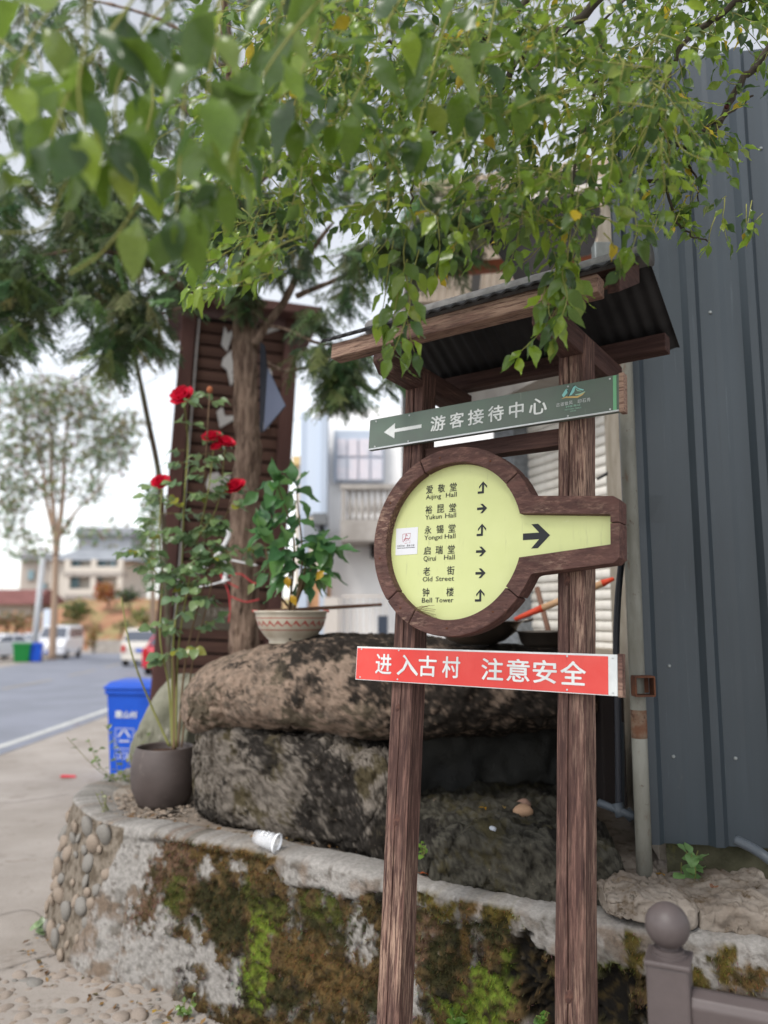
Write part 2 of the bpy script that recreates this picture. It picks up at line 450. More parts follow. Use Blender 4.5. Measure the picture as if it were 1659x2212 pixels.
def smoothcurve(pts, n):
    """Catmull-Rom through pts, n samples per span."""
    pts = [Vector(p) for p in pts]
    out = []
    for i in range(len(pts) - 1):
        p0, p1, p2, p3 = pts[max(i - 1, 0)], pts[i], pts[i + 1], pts[min(i + 2, len(pts) - 1)]
        for k in range(n):
            t = k / n
            out.append(0.5 * ((2 * p1) + (p2 - p0) * t + (2 * p0 - 5 * p1 + 4 * p2 - p3) * t * t + (3 * p1 - p0 - 3 * p2 + p3) * t ** 3))
    out.append(pts[-1])
    return out
def text_mesh(body, x0, x1, z0, z1, y, m, bold=0.0, name='lettering', parent=None, thick=0.0006):
    """Lettering lying in the local x-z plane facing -y, fitted into a rectangle."""
    c = bpy.data.curves.new(name, 'FONT')
    c.body = body
    c.resolution_u = 2
    o = bpy.data.objects.new(name, c)
    COL.objects.link(o)
    bpy.context.view_layer.update()
    me = bpy.data.meshes.new_from_object(o)
    bpy.data.objects.remove(o)
    co = np.zeros(len(me.vertices) * 3)
    me.vertices.foreach_get('co', co)
    co = co.reshape(-1, 3)
    lo, hi = co.min(0), co.max(0)
    out = np.zeros_like(co)
    out[:, 0] = x0 + (co[:, 0] - lo[0]) / max(hi[0] - lo[0], 1e-6) * (x1 - x0)
    out[:, 2] = z0 + (co[:, 1] - lo[1]) / max(hi[1] - lo[1], 1e-6) * (z1 - z0)
    out[:, 1] = y - thick
    faces = [tuple(p.vertices) for p in me.polygons]
    bpy.data.meshes.remove(me)
    bx = bold * (x1 - x0) / max(len(body), 1)
    shifts = [(0, 0)] if bold <= 0 else [(-bx, 0), (bx, 0), (0, -bx * 0.7), (0, bx * 0.7), (0, 0)]
    mb = MB()
    for k, (dx, dz) in enumerate(shifts):
        mb.add(out + np.array((dx, -0.00012 * k, dz)), faces)
    me = mb.mesh(name, m)
    return link(name, me, parent)
# ------------------------------------------------------------------ ground, road
def G(x, y):
    return -0.024 * min(max(y - 3, 0), 57) - 0.09 * sstep(-1.2, -0.4, x) * sstep(4.4, 3.4, y)
def axis(lo, a, b, hi, step, grow=1.35):
    v = list(np.arange(a, b, step))
    s, x = step, v[-1]
    while x < hi:
        s *= grow
        x += s
        v.append(x)
    s, x, pre = step, v[0], []
    while x > lo:
        s *= grow
        x -= s
        pre.append(x)
    return pre[::-1] + v
def ground_mesh():
    xs, ys = axis(-500, -4.0, 1.6, 500, 0.06), axis(-6, 1.6, 6.5, 900, 0.06)
    mb = MB()
    vs = []
    for y in ys:
        for x in xs:
            z = G(x, y)
            if -4.2 < x < 2 and y < 8:
                z += 0.012 * nz((x, y, 0), 1.3, 3) + 0.004 * nz((x, y, 3), 9, 2)
            vs.append((x, y, z))
    nx = len(xs)
    mb.add(vs, [(j * nx + i, j * nx + i + 1, (j + 1) * nx + i + 1, (j + 1) * nx + i) for j in range(len(ys) - 1) for i in range(nx - 1)])
    return mb
ground = kind(ground_mesh().build('ground', M_CONC, smooth=True), 'structure')
def xc(y):
    return -9.2 - 0.0025 * y * y if y < 90 else -9.2 - 0.0025 * 8100 - 0.45 * (y - 90)
def strip(off0, off1, ya, yb, step, dz):
    mb = MB()
    ys = list(np.arange(ya, yb + 0.001, step))
    vs = []
    for y in ys:
        vs += [(xc(y) + off0, y, G(-9, y) + dz), (xc(y) + off1, y, G(-9, y) + dz)]
    mb.add(vs, [(2 * i, 2 * i + 1, 2 * i + 3, 2 * i + 2) for i in range(len(ys) - 1)])
    return mb
road = kind(strip(-4.7, 4.62, -5, 150, 1.0, 0.006).build('road', M_ASPH), 'structure')
strip(4.25, 4.40, -5, 60, 0.5, 0.011).build('edge_line', M_PAINT, road)
for k in range(9):
    strip(-0.07, 0.08, 2 + k * 6.5, 6.5 + k * 6.5, 0.5, 0.011).build('centre_dash', M_PAINTY, road)
# joints and cracks in the pavement
def crack(pts, wd, name):
    mb = MB()
    c = smoothcurve(pts, 8)
    vs = []
    for i, p in enumerate(c):
        t = (c[min(i + 1, len(c) - 1)] - c[max(i - 1, 0)]).normalized()
        n = Vector((-t.y, t.x, 0)) * wd * (0.5 + 0.8 * rnd.random())
        j = Vector((rnd.uniform(-1, 1), rnd.uniform(-1, 1), 0)) * 0.006
        for q in (p - n + j, p + n + j):
            vs.append((q.x, q.y, G(q.x, q.y) + 0.012 * nz((q.x, q.y, 0), 1.3, 3) + 0.004 * nz((q.x, q.y, 3), 9, 2) + 0.005))
    mb.add(vs, [(2 * i, 2 * i + 1, 2 * i + 3, 2 * i + 2) for i in range(len(c) - 1)])
    mb.build(name, mat('dirt_filled_crack', lin(96, 88, 80), 1.0), ground)
crack([PZ(-60, 1722, -.04), PZ(40, 1716, -.04), PZ(150, 1700, -.04)], 0.006, 'crack')
crack([PZ(-40, 1975, 0), PZ(60, 1950, 0), PZ(130, 1985, 0), PZ(190, 1958, 0)], 0.003, 'crack')
crack([PZ(0, 2085, 0), PZ(80, 2060, 0), PZ(180, 2040, 0)], 0.004, 'crack')

# shared cobble shapes
def pebble(seed, m):
    mb = MB()
    mb.ball((0, 0, 0), 1.0, 10, 7)
    v2 = []
    for v in mb.v:
        k = 1 + 0.22 * mnoise.noise(Vector(v) * 1.1 + Vector((seed * 7.3, 0, 0)))
        v2.append((v[0] * k, v[1] * k, v[2] * k))
    mb.v = v2
    return mb.mesh('cobble', m, True)
DCOB = [pebble(i + 20, M_DUSTY) for i in range(5)]
COB = [pebble(i, M_STONE if i % 3 else M_STONE2) for i in range(6)]
def cobble(parent, c, r, rot, pool=None):
    o = link('cobble', rnd.choice(pool or COB), parent)
    o.location = c
    o.scale = r
    o.rotation_euler = rot
    return o
def inpoly(poly, x, y):
    r = False
    for (x0, y0), (x1, y1) in zip(poly, poly[1:] + poly[:1]):
        if (y0 > y) != (y1 > y) and x < (x1 - x0) * (y - y0) / (y1 - y0) + x0:
            r = not r
    return r
poly = [(-60, 2120), (60, 2088), (150, 2085), (215, 2050), (300, 2105), (400, 2175), (480, 2240), (-60, 2260)]
done = []
tries = 0
while len(done) < 190 and tries < 6000:
    tries += 1
    x, y = rnd.uniform(-60, 480), rnd.uniform(2040, 2255)
    if not inpoly(poly, x, y):
        continue
    p = PZ(x, y, 0)
    r = rnd.choice((0.014, 0.02, 0.026, 0.032, 0.038))
    if any((p - q).length < (r + s) * 0.80 for q, s in done):
        continue
    done.append((p, r))
    cobble(ground, (p.x, p.y, G(p.x, p.y) + rnd.uniform(-0.012, -0.001)), (r * rnd.uniform(1, 1.45), r, r * rnd.uniform(0.55, 0.75)), (rnd.uniform(-.2, .2), rnd.uniform(-.2, .2), rnd.uniform(0, 3.1)), DCOB if rnd.random() < 0.8 else COB)

# ------------------------------------------------------------------ curved planter wall
WT = 0.62
ctrl = [(300, 1650), (235, 1672), (190, 1690), (160, 1712), (156, 1728), (178, 1750), (215, 1770), (262, 1782), (300, 1785), (350, 1794), (430, 1808),
        (520, 1824), (600, 1841), (700, 1861), (820, 1888), (920, 1914), (1060, 1945), (1210, 1975), (1380, 2003), (1600, 2032), (1720, 2048), (2000, 2085)]
wc = smoothcurve([PZ(x, y, WT) for x, y in ctrl], 60)
wl = [0.0]
for a, b in zip(wc, wc[1:]):
    wl.append(wl[-1] + (b - a).length)
STEP = 0.009
NC = int(wl[-1] / STEP)
cols = []
j = 0
for i in range(NC):
    s = i * STEP
    while wl[j + 1] < s:
        j += 1
    cols.append(wc[j].lerp(wc[j + 1], (s - wl[j]) / (wl[j + 1] - wl[j])))
norms = []
for i in range(NC):
    t = cols[min(i + 3, NC - 1)] - cols[max(i - 3, 0)]
    t.z = 0
    t.normalize()
    norms.append(Vector((t.y, -t.x, 0)))
def onwall(px, py):
    r = sight(px, py)
    best = None
    for i in range(NC):
        if norms[i].y > -0.05 and px > 200:
            continue
        p = cols[i]
        e = abs(r.x / r.y - p.x / p.y)
        if best is None or e < best[0]:
            best = (e, i)
    p = cols[best[1]]
    return best[1] * STEP, H + r.z * (p.y / r.y)
capedge = sorted(onwall(x, y) for x, y in [(300, 1812), (380, 1818), (470, 1838), (560, 1852), (596, 1872), (612, 1905), (650, 1914), (700, 1916), (745, 1938), (775, 1940), (800, 1922), (850, 1932), (920, 1962), (960, 1992), (1000, 1985), (1050, 1993), (1090, 1975),
        (1105, 2015), (1150, 2040), (1200, 2068), (1300, 2085), (1380, 2100), (1450, 2112), (1550, 2135), (1700, 2165)])
S_MOSS0, S_MOSS1 = onwall(300, 1850)[0], onwall(420, 1850)[0]
S_COB = onwall(268, 1800)[0]
blobs = []   # (s, z, rs, rz, type)
for px, py, rx, ry, ty in [
    (450, 1845, 110, 34, 'brown'), (540, 1840, 60, 30, 'brown'), (390, 1870, 40, 60, 'rust'), (350, 1900, 40, 70, 'rust'), (340, 1980, 45, 60, 'rust'), (560, 1880, 35, 30, 'brown'),
    (450, 1880, 18, 22, 'cement'), (512, 1868, 14, 14, 'cement'), (365, 1990, 22, 40, 'cement'), (440, 2000, 20, 45, 'cement'), (455, 2050, 22, 40, 'cement'), (400, 2060, 60, 40, 'cement'), (480, 2110, 55, 45, 'cement'), (330, 2060, 70, 60, 'cement'),
    (300, 1860, 30, 70, 'cement'), (770, 2020, 18, 55, 'cement'), (795, 2045, 12, 40, 'cement'), (895, 2120, 28, 60, 'cement'), (875, 2180, 20, 40, 'cement'),
    (575, 1990, 30, 40, 'bright'), (570, 2060, 26, 60, 'bright'), (562, 2110, 24, 45, 'bright'), (600, 1960, 30, 25, 'green'), (540, 1930, 26, 26, 'green'), (385, 1930, 20, 40, 'green'), (480, 1970, 50, 60, 'dgreen'),
    (1060, 2150, 60, 45, 'bright'), (1100, 2110, 20, 55, 'bright'), (1030, 2190, 70, 40, 'bright'), (1040, 2095, 14, 12, 'bright'),
    (950, 1960, 32, 30, 'olive'), (1015, 1955, 15, 35, 'brown'), (1010, 2010, 10, 70, 'brown'), (1065, 1960, 14, 45, 'brown'), (1085, 1985, 36, 26, 'olive'), (1060, 2010, 40, 25, 'dgreen'),
    (1365, 2065, 22, 45, 'olive'), (1330, 2090, 40, 18, 'green'), (1560, 2080, 28, 40, 'olive'), (1620, 2110, 40, 30, 'brown'), (1500, 2120, 30, 25, 'olive'),
    (1150, 2110, 50, 70, 'black'), (1330, 2160, 60, 60, 'black'), (1200, 2160, 60, 60, 'black'), (700, 2000, 60, 40, 'dgreen'), (660, 2060, 50, 60, 'brown'), (740, 2110, 60, 50, 'brown'), (640, 2150, 40, 30, 'dgreen'), (700, 1960, 50, 25, 'green'),
    (920, 2040, 40, 60, 'rust'), (960, 2080, 40, 50, 'dgreen')]:
    s0, z0 = onwall(px, py)
    s1, _ = onwall(px + rx, py)
    _, z1 = onwall(px, py + ry)
    blobs.append((s0, z0, max(abs(s1 - s0), 0.01), max(abs(z1 - z0), 0.01), ty))
WCOL = dict(cement=lin(156, 152, 147), cement2=lin(114, 110, 104), brown=lin(100, 80, 50), rust=lin(106, 84, 68), green=lin(78, 82, 40), dgreen=lin(54, 52, 33),
            olive=lin(96, 84, 42), bright=lin(108, 124, 48), black=lin(32, 30, 27), moss=lin(74, 62, 38), moss2=lin(96, 78, 52))
def mixc(a, b, t):
    return tuple(lerp(a[k], b[k], t) for k in range(3))
def wall_at(s, z):
    """colour, relief and moss weight of the wall face."""
    q = (s, z, 0)
    n1, n2, n3 = nz(q, 5, 5), nz((s, z, 5), 16, 5), nz((s, z, 9), 40, 4)
    ce = interp(capedge, s) + 0.012 * n2 + 0.006 * n3
    cement = mixc(WCOL['cement'], WCOL['cement2'], sstep(-0.25, 0.55, n1 + 0.7 * n2))
    cement = mixc(cement, lin(120, 98, 78), 0.6 * sstep(0.0, 0.6, nz((s, z, 61), 8, 5) + 0.35 * (s < S_MOSS1) * (z < 0.3)))
    cement = mixc(cement, lin(84, 76, 68), 0.7 * sstep(0.2, 0.5, nz((s, z, 66), 30, 4)))
    edge = sstep(S_MOSS0, S_MOSS1, s + 0.10 * n1 + (WT - z) * -0.16)
    m = edge
    disp = 0.006 * n1
    col = mixc(WCOL['moss'], WCOL['moss2'], sstep(-0.2, 0.5, n2))
    col = mixc(col, WCOL['dgreen'], sstep(0.0, 0.5, nz((s, z, 21), 7, 4)))
    col = mixc(col, WCOL['black'], sstep(0.15, 0.5, nz((s, z * 0.7, 33), 9, 5)) * 0.8)
    col = mixc(col, WCOL['cement2'], sstep(0.28, 0.42, nz((s, z * 0.6, 44), 11, 5)) * 0.85)
    col = mixc(col, WCOL['black'], sstep(0.0, 0.45, nz((s, z, 71), 34, 3)) * 0.55)
    col = mixc(cement, col, sstep(0.25, 0.8, m + 0.25 * n2))
    mw = sstep(0.35, 0.65, m + 0.25 * n2)
    # cement cap band at the top, broken along its lower edge
    cap = sstep(-0.006, 0.006, z - ce)
    capcol = mixc(cement, lin(120, 112, 104), sstep(0.25, 0.6, n2) * 0.7)
    col = mixc(col, capcol, cap)
    mw *= 1 - cap
    disp += lerp(-0.006, 0.012, cap) if s > S_MOSS0 else 0
    disp -= 0.006 * sstep(0.03, 0.0, abs(z - ce + 0.008)) * (s > S_MOSS0)
    for s0, z0, rs, rz, ty in blobs:
        if abs(s - s0) > 1.6 * rs or abs(z - z0) > 1.6 * rz:
            continue
        d = math.hypot((s - s0) / rs, (z - z0) / rz) + 0.9 * n2 + (1.0 if ty == 'bright' else 0.6) * n3
        k = sstep(1.3, 0.7, d)
        if k > 0:
            c = WCOL[ty]
            c = mixc(c, mixc(c, WCOL['moss'] if ty != 'cement' else WCOL['cement2'], 0.75), sstep(-0.1, 0.6, n3))
            if ty not in ('cement', 'black'):
                c = mixc(c, WCOL['dgreen'], sstep(0.05, 0.5, nz((s, z, 88), 26, 4)) * 0.8)
            col = mixc(col, c, k)
            if ty == 'cement':
                mw *= 1 - k
                disp += 0.004 * k
            elif ty == 'black':
                mw *= 1 - k
                disp -= 0.035 * k
            else:
                mw = max(mw, k)
    disp += mw * (0.022 * n2 + 0.018 * n3 + 0.008)
    return col, disp, mw
def bottom_z(p):
    return G(p.x, p.y) - 0.05
ROWS = 84
tuftspots = []
mb = MB()
for i in range(NC):
    p, n = cols[i], norms[i]
    s = i * STEP
    zb = bottom_z(p)
    batter = lerp(0.12, 0.05, sstep(S_MOSS0, S_MOSS1, s))
    # inner edge, crown, then down the face
    wt = WT + 0.012 * nz((s, 0, 0), 3, 3)
    prof = [(-0.30, wt - 0.06), (-0.15, wt - 0.004), (-0.06, wt), (-0.025, wt - 0.002), (-0.008, wt - 0.008)]
    for k, (o, z) in enumerate(prof):
        c, d, m = wall_at(s, WT - 0.012)
        c = mixc(c, WCOL['cement'], 0.75 if s > S_MOSS1 else 0.4)
        q = p + n * o
        mb.v.append((q.x, q.y, z + 0.004 * nz((q.x, q.y, 1), 18, 3)))
        mb.c.append(c)
    for k in range(ROWS):
        t = k / (ROWS - 1)
        z = lerp(WT - 0.02, zb, t)
        c, d, m = wall_at(s, z)
        stone = s < S_COB - 0.42 * max(0, WT - 0.06 - z)
        q = p + n * (batter * t + (d if not stone else -0.010 + 0.6 * d))
        if stone:
            c = mixc(lin(132, 122, 110), lin(98, 88, 76), sstep(-0.2, 0.4, nz((s, z, 0), 20, 4)))
        mb.v.append((q.x, q.y, z))
        mb.c.append(c)
        if m > 0.5 and not stone:
            tuftspots.append((q.copy() if hasattr(q, 'copy') else q, z, n, c, m))
PR = 5 + ROWS
mb.f = [(i * PR + k, i * PR + k + 1, (i + 1) * PR + k + 1, (i + 1) * PR + k) for i in range(NC - 1) for k in range(PR - 1)]
wall = mb.build('planter_wall', M_WALL, smooth=True)
tag(wall, 'curved low planter wall with peeling grey plaster, moss and cobbled left end', 'wall')
# moss tufts on the face (nobody could count them)
mt = MB()
for (q, z, n, c, m) in rnd.sample(tuftspots, min(16000, len(tuftspots))):
    for k in range(2):
        b = Vector((q.x, q.y, z)) + Vector((rnd.uniform(-.006, .006), rnd.uniform(-.006, .006), rnd.uniform(-.006, .006)))
        d = (n * rnd.uniform(0.4, 1.0) + Vector((rnd.uniform(-.6, .6), rnd.uniform(-.6, .6), rnd.uniform(-1.0, 0.5)))).normalized()
        sd = d.cross(Vector((rnd.uniform(-1, 1), rnd.uniform(-1, 1), 1))).normalized()
        L = rnd.uniform(0.006, 0.02)
        cc = mixc(c, tuple(x * rnd.uniform(0.7, 1.5) for x in c), 0.8)
        mt.add([b - sd * 0.0022, b + sd * 0.0022, b + d * L], [(0, 1, 2)], cc)
kind(mt.build('moss_tufts', M_MOSS, wall), 'stuff')
# river stones set in the rounded left end
placed = []
tries = 0
while tries < 5000 and len(placed) < 90:
    tries += 1
    s, zr = rnd.uniform(0.1, S_COB + 0.04), rnd.uniform(-0.02, WT - 0.045)
    if s > S_COB + 0.03 - 0.42 * max(0, WT - 0.06 - zr):
        continue
    i = min(int(s / STEP), NC - 1)
    p, n = cols[i], norms[i]
    if n.y > 0.75:
        continue
    rx = rnd.choice((0.022, 0.03, 0.036, 0.044, 0.05))
    if any(math.hypot(s - a, (zr - b)) < (rx + c) * 0.80 for a, b, c in placed):
        continue
    placed.append((s, zr, rx))
    t = (WT - 0.02 - zr) / (WT - 0.02 - bottom_z(p))
    q = p + n * (0.12 * t - 0.004)
    cobble(wall, (q.x, q.y, zr), (rx * rnd.uniform(0.8, 1.05), rx * 0.55, rx * rnd.uniform(0.75, 1.15)), (rnd.uniform(-.4, .4), rnd.uniform(-1.2, 1.2), math.atan2(n.y, n.x) + math.pi / 2))
# the bed behind the wall: a concrete top
bedpoly = [cols[i] - norms[i] * 0.20 for i in range(0, NC, 6)]
mb = MB()
ring0 = [(p.x, p.y, WT - 0.025) for p in bedpoly]
back = [(lerp(-1.7, 4.5, i / (len(bedpoly) - 1)), 8.2, WT - 0.02) for i in range(len(bedpoly))]
n = len(bedpoly)
vs = []
for i in range(n):
    for k in range(14):
        a = Vector(ring0[i]).lerp(Vector(back[i]), (k / 13) ** 2)
        vs.append((a.x, a.y, a.z + 0.012 * nz((a.x, a.y, 0), 4, 3)))
mb.add(vs, [(i * 14 + k, (i + 1) * 14 + k, (i + 1) * 14 + k + 1, i * 14 + k + 1) for i in range(n - 1) for k in range(13)])
kind(mb.build('planter_bed', M_BED, smooth=True), 'structure')

# ------------------------------------------------------------------ rocks
def loft(name, secs, m, label, cat, amp=0.02, nfreq=3.0, ns=70, ring=56, pw=3.2, parent=None, colf=None):
    """secs: (px x, px top, px bottom, front depth, back depth); a boulder lofted through those sections."""
    rows = []
    for x, yt, yb, yf, ybk in secs:
        top = P(x, yt, lerp(yf, ybk, 0.25))
        bot = P(x, yb, yf)
        X = P(x, (yt + yb) / 2, yf).x
        rows.append(Vector((X, (yf + ybk) / 2, (top.z + bot.z) / 2)).to_tuple() + ((ybk - yf) / 2, (top.z - bot.z) / 2))
    arr = np.array(rows)
    k = np.arange(len(rows))
    kk = np.linspace(0, len(rows) - 1, ns)
    # smooth interpolation
    A = np.stack([np.array([c[j] for c in [tuple(x) for x in catm(arr, kk)]]) for j in range(5)], 1)
    mb = MB()
    vs = []
    for (X, Y, Z, ry, rz) in A:
        an = np.linspace(0, 2 * math.pi, 721)
        ca, sa = np.cos(an), np.sin(an)
        cyz = np.stack([np.sign(ca) * np.abs(ca) ** (2 / pw) * ry, np.sign(sa) * np.abs(sa) ** (2 / pw) * rz], 1)
        wgt = np.where(cyz[1:, 0] < 0.3 * ry, 3.0, 1.0)
        al = np.concatenate([[0], np.cumsum(np.hypot(*np.diff(cyz, axis=0).T) * wgt)])
        tt = np.linspace(0, al[-1], ring + 1)[:-1]
        py_, pz_ = np.interp(tt, al, cyz[:, 0]), np.interp(tt, al, cyz[:, 1])
        for q in range(ring):
            cy, cz = py_[q], pz_[q]
            v = Vector((X, Y + cy, Z + cz))
            d = Vector((0, math.copysign(abs(cy / ry) ** (pw - 1), cy) / ry, math.copysign(abs(cz / rz) ** (pw - 1), cz) / rz)).normalized()
            a = amp * nz(v, nfreq, 6) + amp * 0.30 * nz(v, nfreq * 6, 5) - amp * 0.5 * max(0, 0.12 - abs(nz(v + Vector((4, 4, 4)), nfreq * 0.8, 4))) / 0.12
            vd = mnoise.voronoi(v * nfreq * 1.3 + Vector((0.3, 0.3, 0.3)) * nz(v, 6, 3))[0]
            a += amp * 0.7 * (vd[0] - 0.4) - amp * 0.6 * math.exp(-((vd[1] - vd[0]) / 0.05) ** 2)
            v += d * a + Vector((amp * 0.5 * nz(v + Vector((9, 0, 0)), nfreq, 3), 0, 0))
            vs.append(v)
            if colf:
                mb.c.append(colf(v))
    fs = [(i * ring + q, i * ring + (q + 1) % ring, (i + 1) * ring + (q + 1) % ring, (i + 1) * ring + q) for i in range(ns - 1) for q in range(ring)]
    fs += [tuple(range(ring - 1, -1, -1)), tuple((ns - 1) * ring + q for q in range(ring))]
    mb.add(vs, fs)
    o = mb.build(name, m, parent, smooth=True)
    if label:
        tag(o, label, cat)
    return o
def catm(a, ks):
    out = []
    for k in ks:
        i = min(int(k), len(a) - 2)
        t = k - i
        p0, p1, p2, p3 = a[max(i - 1, 0)], a[i], a[i + 1], a[min(i + 2, len(a) - 1)]
        out.append(0.5 * ((2 * p1) + (p2 - p0) * t + (2 * p0 - 5 * p1 + 4 * p2 - p3) * t * t + (3 * p1 - p0 - 3 * p2 + p3) * t ** 3))
    return np.array(out)
def stain(c0, c1, c2, x0, x1, b0, b1, f=2.4):
    def g(v):
        n1, n2, n3 = nz(v, f, 4), nz(v + Vector((5, 1, 2)), f * 4, 5), nz(v + Vector((1, 8, 2)), f * 14, 4)
        n4 = nz(v + Vector((2, 2, 1)), f * 34, 3)
        c = mixc(c0, c1, sstep(-0.4, 0.5, 0.5 * n2 + 0.7 * n3 + 0.5 * n4))
        c = mixc(c, c2, 0.85 * sstep(0.15, 0.55, nz(v + Vector((3, 3, 9)), f * 2.2, 4) + 0.5 * n3))
        k = 1.0 * n1 + 0.3 * n2 + lerp(b0, b1, sstep(x0, x1, v.x))
        g1 = sstep(-0.05, 0.7, k)
        return mixc(c, lin(36, 33, 30), 0.95 * sstep(0.12, 0.98, g1 + 0.5 * n3 + 0.4 * n4))
    return g
loft('boulder', [(386, 1520, 1548, 4.05, 4.2), (394, 1472, 1584, 3.95, 4.35), (418, 1440, 1602, 3.85, 4.55), (470, 1412, 1604, 3.76, 4.75), (550, 1391, 1612, 3.64, 4.85), (640, 1384, 1612, 3.52, 4.85), (760, 1380, 1636, 3.38, 4.8),
                 (880, 1388, 1640, 3.3, 4.75), (1000, 1396, 1625, 3.28, 4.7), (1120, 1402, 1615, 3.3, 4.6), (1220, 1408, 1600, 3.32, 4.5), (1285, 1420, 1580, 3.4, 4.4), (1310, 1470, 1550, 3.5, 4.2)],
     M_ROCKA, 'big tan boulder streaked with black, lying across the rocks', 'boulder', 0.026, 2.4, ns=230, ring=230, pw=2.7,
     colf=stain(lin(150, 130, 114), lin(112, 99, 88), lin(88, 80, 66), -0.35, 0.15, -0.02, 0.8))
loft('rock_block', [(414, 1640, 1700, 4.06, 4.3), (418, 1572, 1772, 3.98, 4.7), (440, 1556, 1782, 3.93, 4.8), (545, 1558, 1806, 3.70, 4.8), (700, 1585, 1850, 3.46, 4.7), (800, 1600, 1880, 3.3, 4.6), (845, 1620, 1885, 3.28, 4.5), (858, 1660, 1840, 3.4, 4.3)],
     M_ROCKA, 'grey stained stone block carrying the left end of the boulder', 'rock', 0.03, 4.0, pw=7, ns=170, ring=200,
     colf=stain(lin(126, 118, 109), lin(80, 73, 65), lin(74, 66, 44), -0.6, 0.0, 0.16, 0.5, 3.4))
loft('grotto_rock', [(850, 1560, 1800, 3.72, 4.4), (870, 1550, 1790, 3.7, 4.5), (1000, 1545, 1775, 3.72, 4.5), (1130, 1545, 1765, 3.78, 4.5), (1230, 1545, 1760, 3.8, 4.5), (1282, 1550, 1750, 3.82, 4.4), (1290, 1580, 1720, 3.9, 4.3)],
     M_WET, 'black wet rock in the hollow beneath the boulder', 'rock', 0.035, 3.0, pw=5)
loft('stone_slab', [(885, 1790, 1870, 3.2, 3.6), (895, 1775, 1905, 3.12, 3.85), (930, 1765, 1915, 3.05, 3.9), (1000, 1762, 1935, 2.98, 3.9), (1120, 1765, 1960, 2.86, 3.9), (1240, 1775, 1985, 2.80, 3.9), (1340, 1790, 2000, 2.78, 3.8), (1362, 1830, 1985, 2.84, 3.6)],
     M_ROCKA, 'low dark mossy stone slab between wall and hollow, behind the posts', 'rock', 0.034, 5.0, pw=7, ns=130, ring=130,
     colf=stain(lin(84, 81, 72), lin(54, 52, 46), lin(76, 70, 48), -0.5, 0.4, 0.3, 0.15, 3.4))
loft('standing_stone', [(282, 1600, 1650, 5.0, 5.2), (288, 1565, 1720, 4.9, 5.3), (305, 1510, 1730, 4.85, 5.35), (330, 1472, 1735, 4.8, 5.4), (365, 1458, 1735, 4.8, 5.4), (405, 1468, 1735, 4.8, 5.3), (425, 1520, 1720, 4.9, 5.2)],
     M_GREYSTONE, 'smooth grey green standing stone behind the brown pot', 'rock', 0.03, 2.2)
loft('ledge_stone', [(1312, 1935, 1965, 2.66, 2.8), (1322, 1925, 1985, 2.62, 2.95), (1380, 1906, 2005, 2.58, 3.1), (1450, 1916, 2010, 2.56, 3.1), (1500, 1924, 2010, 2.56, 3.1), (1512, 1945, 2000, 2.6, 2.95)],
     M_BED, 'pale cement block under the foot of the tall pole', 'ledge', 0.016, 9, pw=9, ns=80, ring=90)
loft('ledge_stone', [(1512, 1950, 2000, 2.62, 2.8), (1520, 1938, 2018, 2.58, 3.05), (1600, 1932, 2030, 2.54, 3.05), (1690, 1936, 2040, 2.5, 3.05), (1760, 1930, 2050, 2.5, 3.0)],
     M_BED, 'pale cement block with leaf litter right of the pole foot', 'ledge', 0.016, 9, pw=9, ns=80, ring=90)

# loose grit and crumbs on the bed around the pot
gr = MB()
for k in range(420):
    x, y = rnd.gauss(330, 60), rnd.gauss(1740, 22)
    if y < 1690 or y > 1800 or x < 190 or x > 470:
        continue
    p = PZ(x, y, WT - 0.02)
    r = rnd.choice((0.004, 0.005, 0.007, 0.012))
    gr.ball((p.x, p.y, WT - 0.012 + r * 0.2), (r * rnd.uniform(0.8, 1.6), r, r * 0.7), 6, 4)
kind(gr.build('grit', M_STONE), 'stuff')

# dry leaf litter and crumbs along the wall foot and between rock and wall
lt_ = MB()
for k in range(260):
    i = rnd.randrange(int(NC * 0.22), NC - 5)
    p, n = cols[i], norms[i]
    if rnd.random() < 0.6:
        q = p + n * rnd.uniform(0.06, 0.30)
        z = G(q.x, q.y) + 0.010
    else:
        q = p - n * rnd.uniform(0.13, 0.22)
        z = WT - 0.005
    L = rnd.uniform(0.008, 0.03)
    a = rnd.uniform(0, 6.28)
    d = Vector((math.cos(a), math.sin(a), rnd.uniform(-.2, .3))) * L
    sd = Vector((-math.sin(a), math.cos(a), rnd.uniform(-.4, .4))) * L * 0.35
    b = Vector((q.x, q.y, z))
    lt_.add([b - d, b + sd, b + d, b - sd + Vector((0, 0, L * 0.2))], [(0, 1, 2), (0, 2, 3)], rnd.choice((lin(120, 92, 62), lin(96, 72, 50), lin(150, 118, 74), lin(84, 76, 50))))
kind(lt_.build('leaf_litter', M_MOSS), 'stuff')
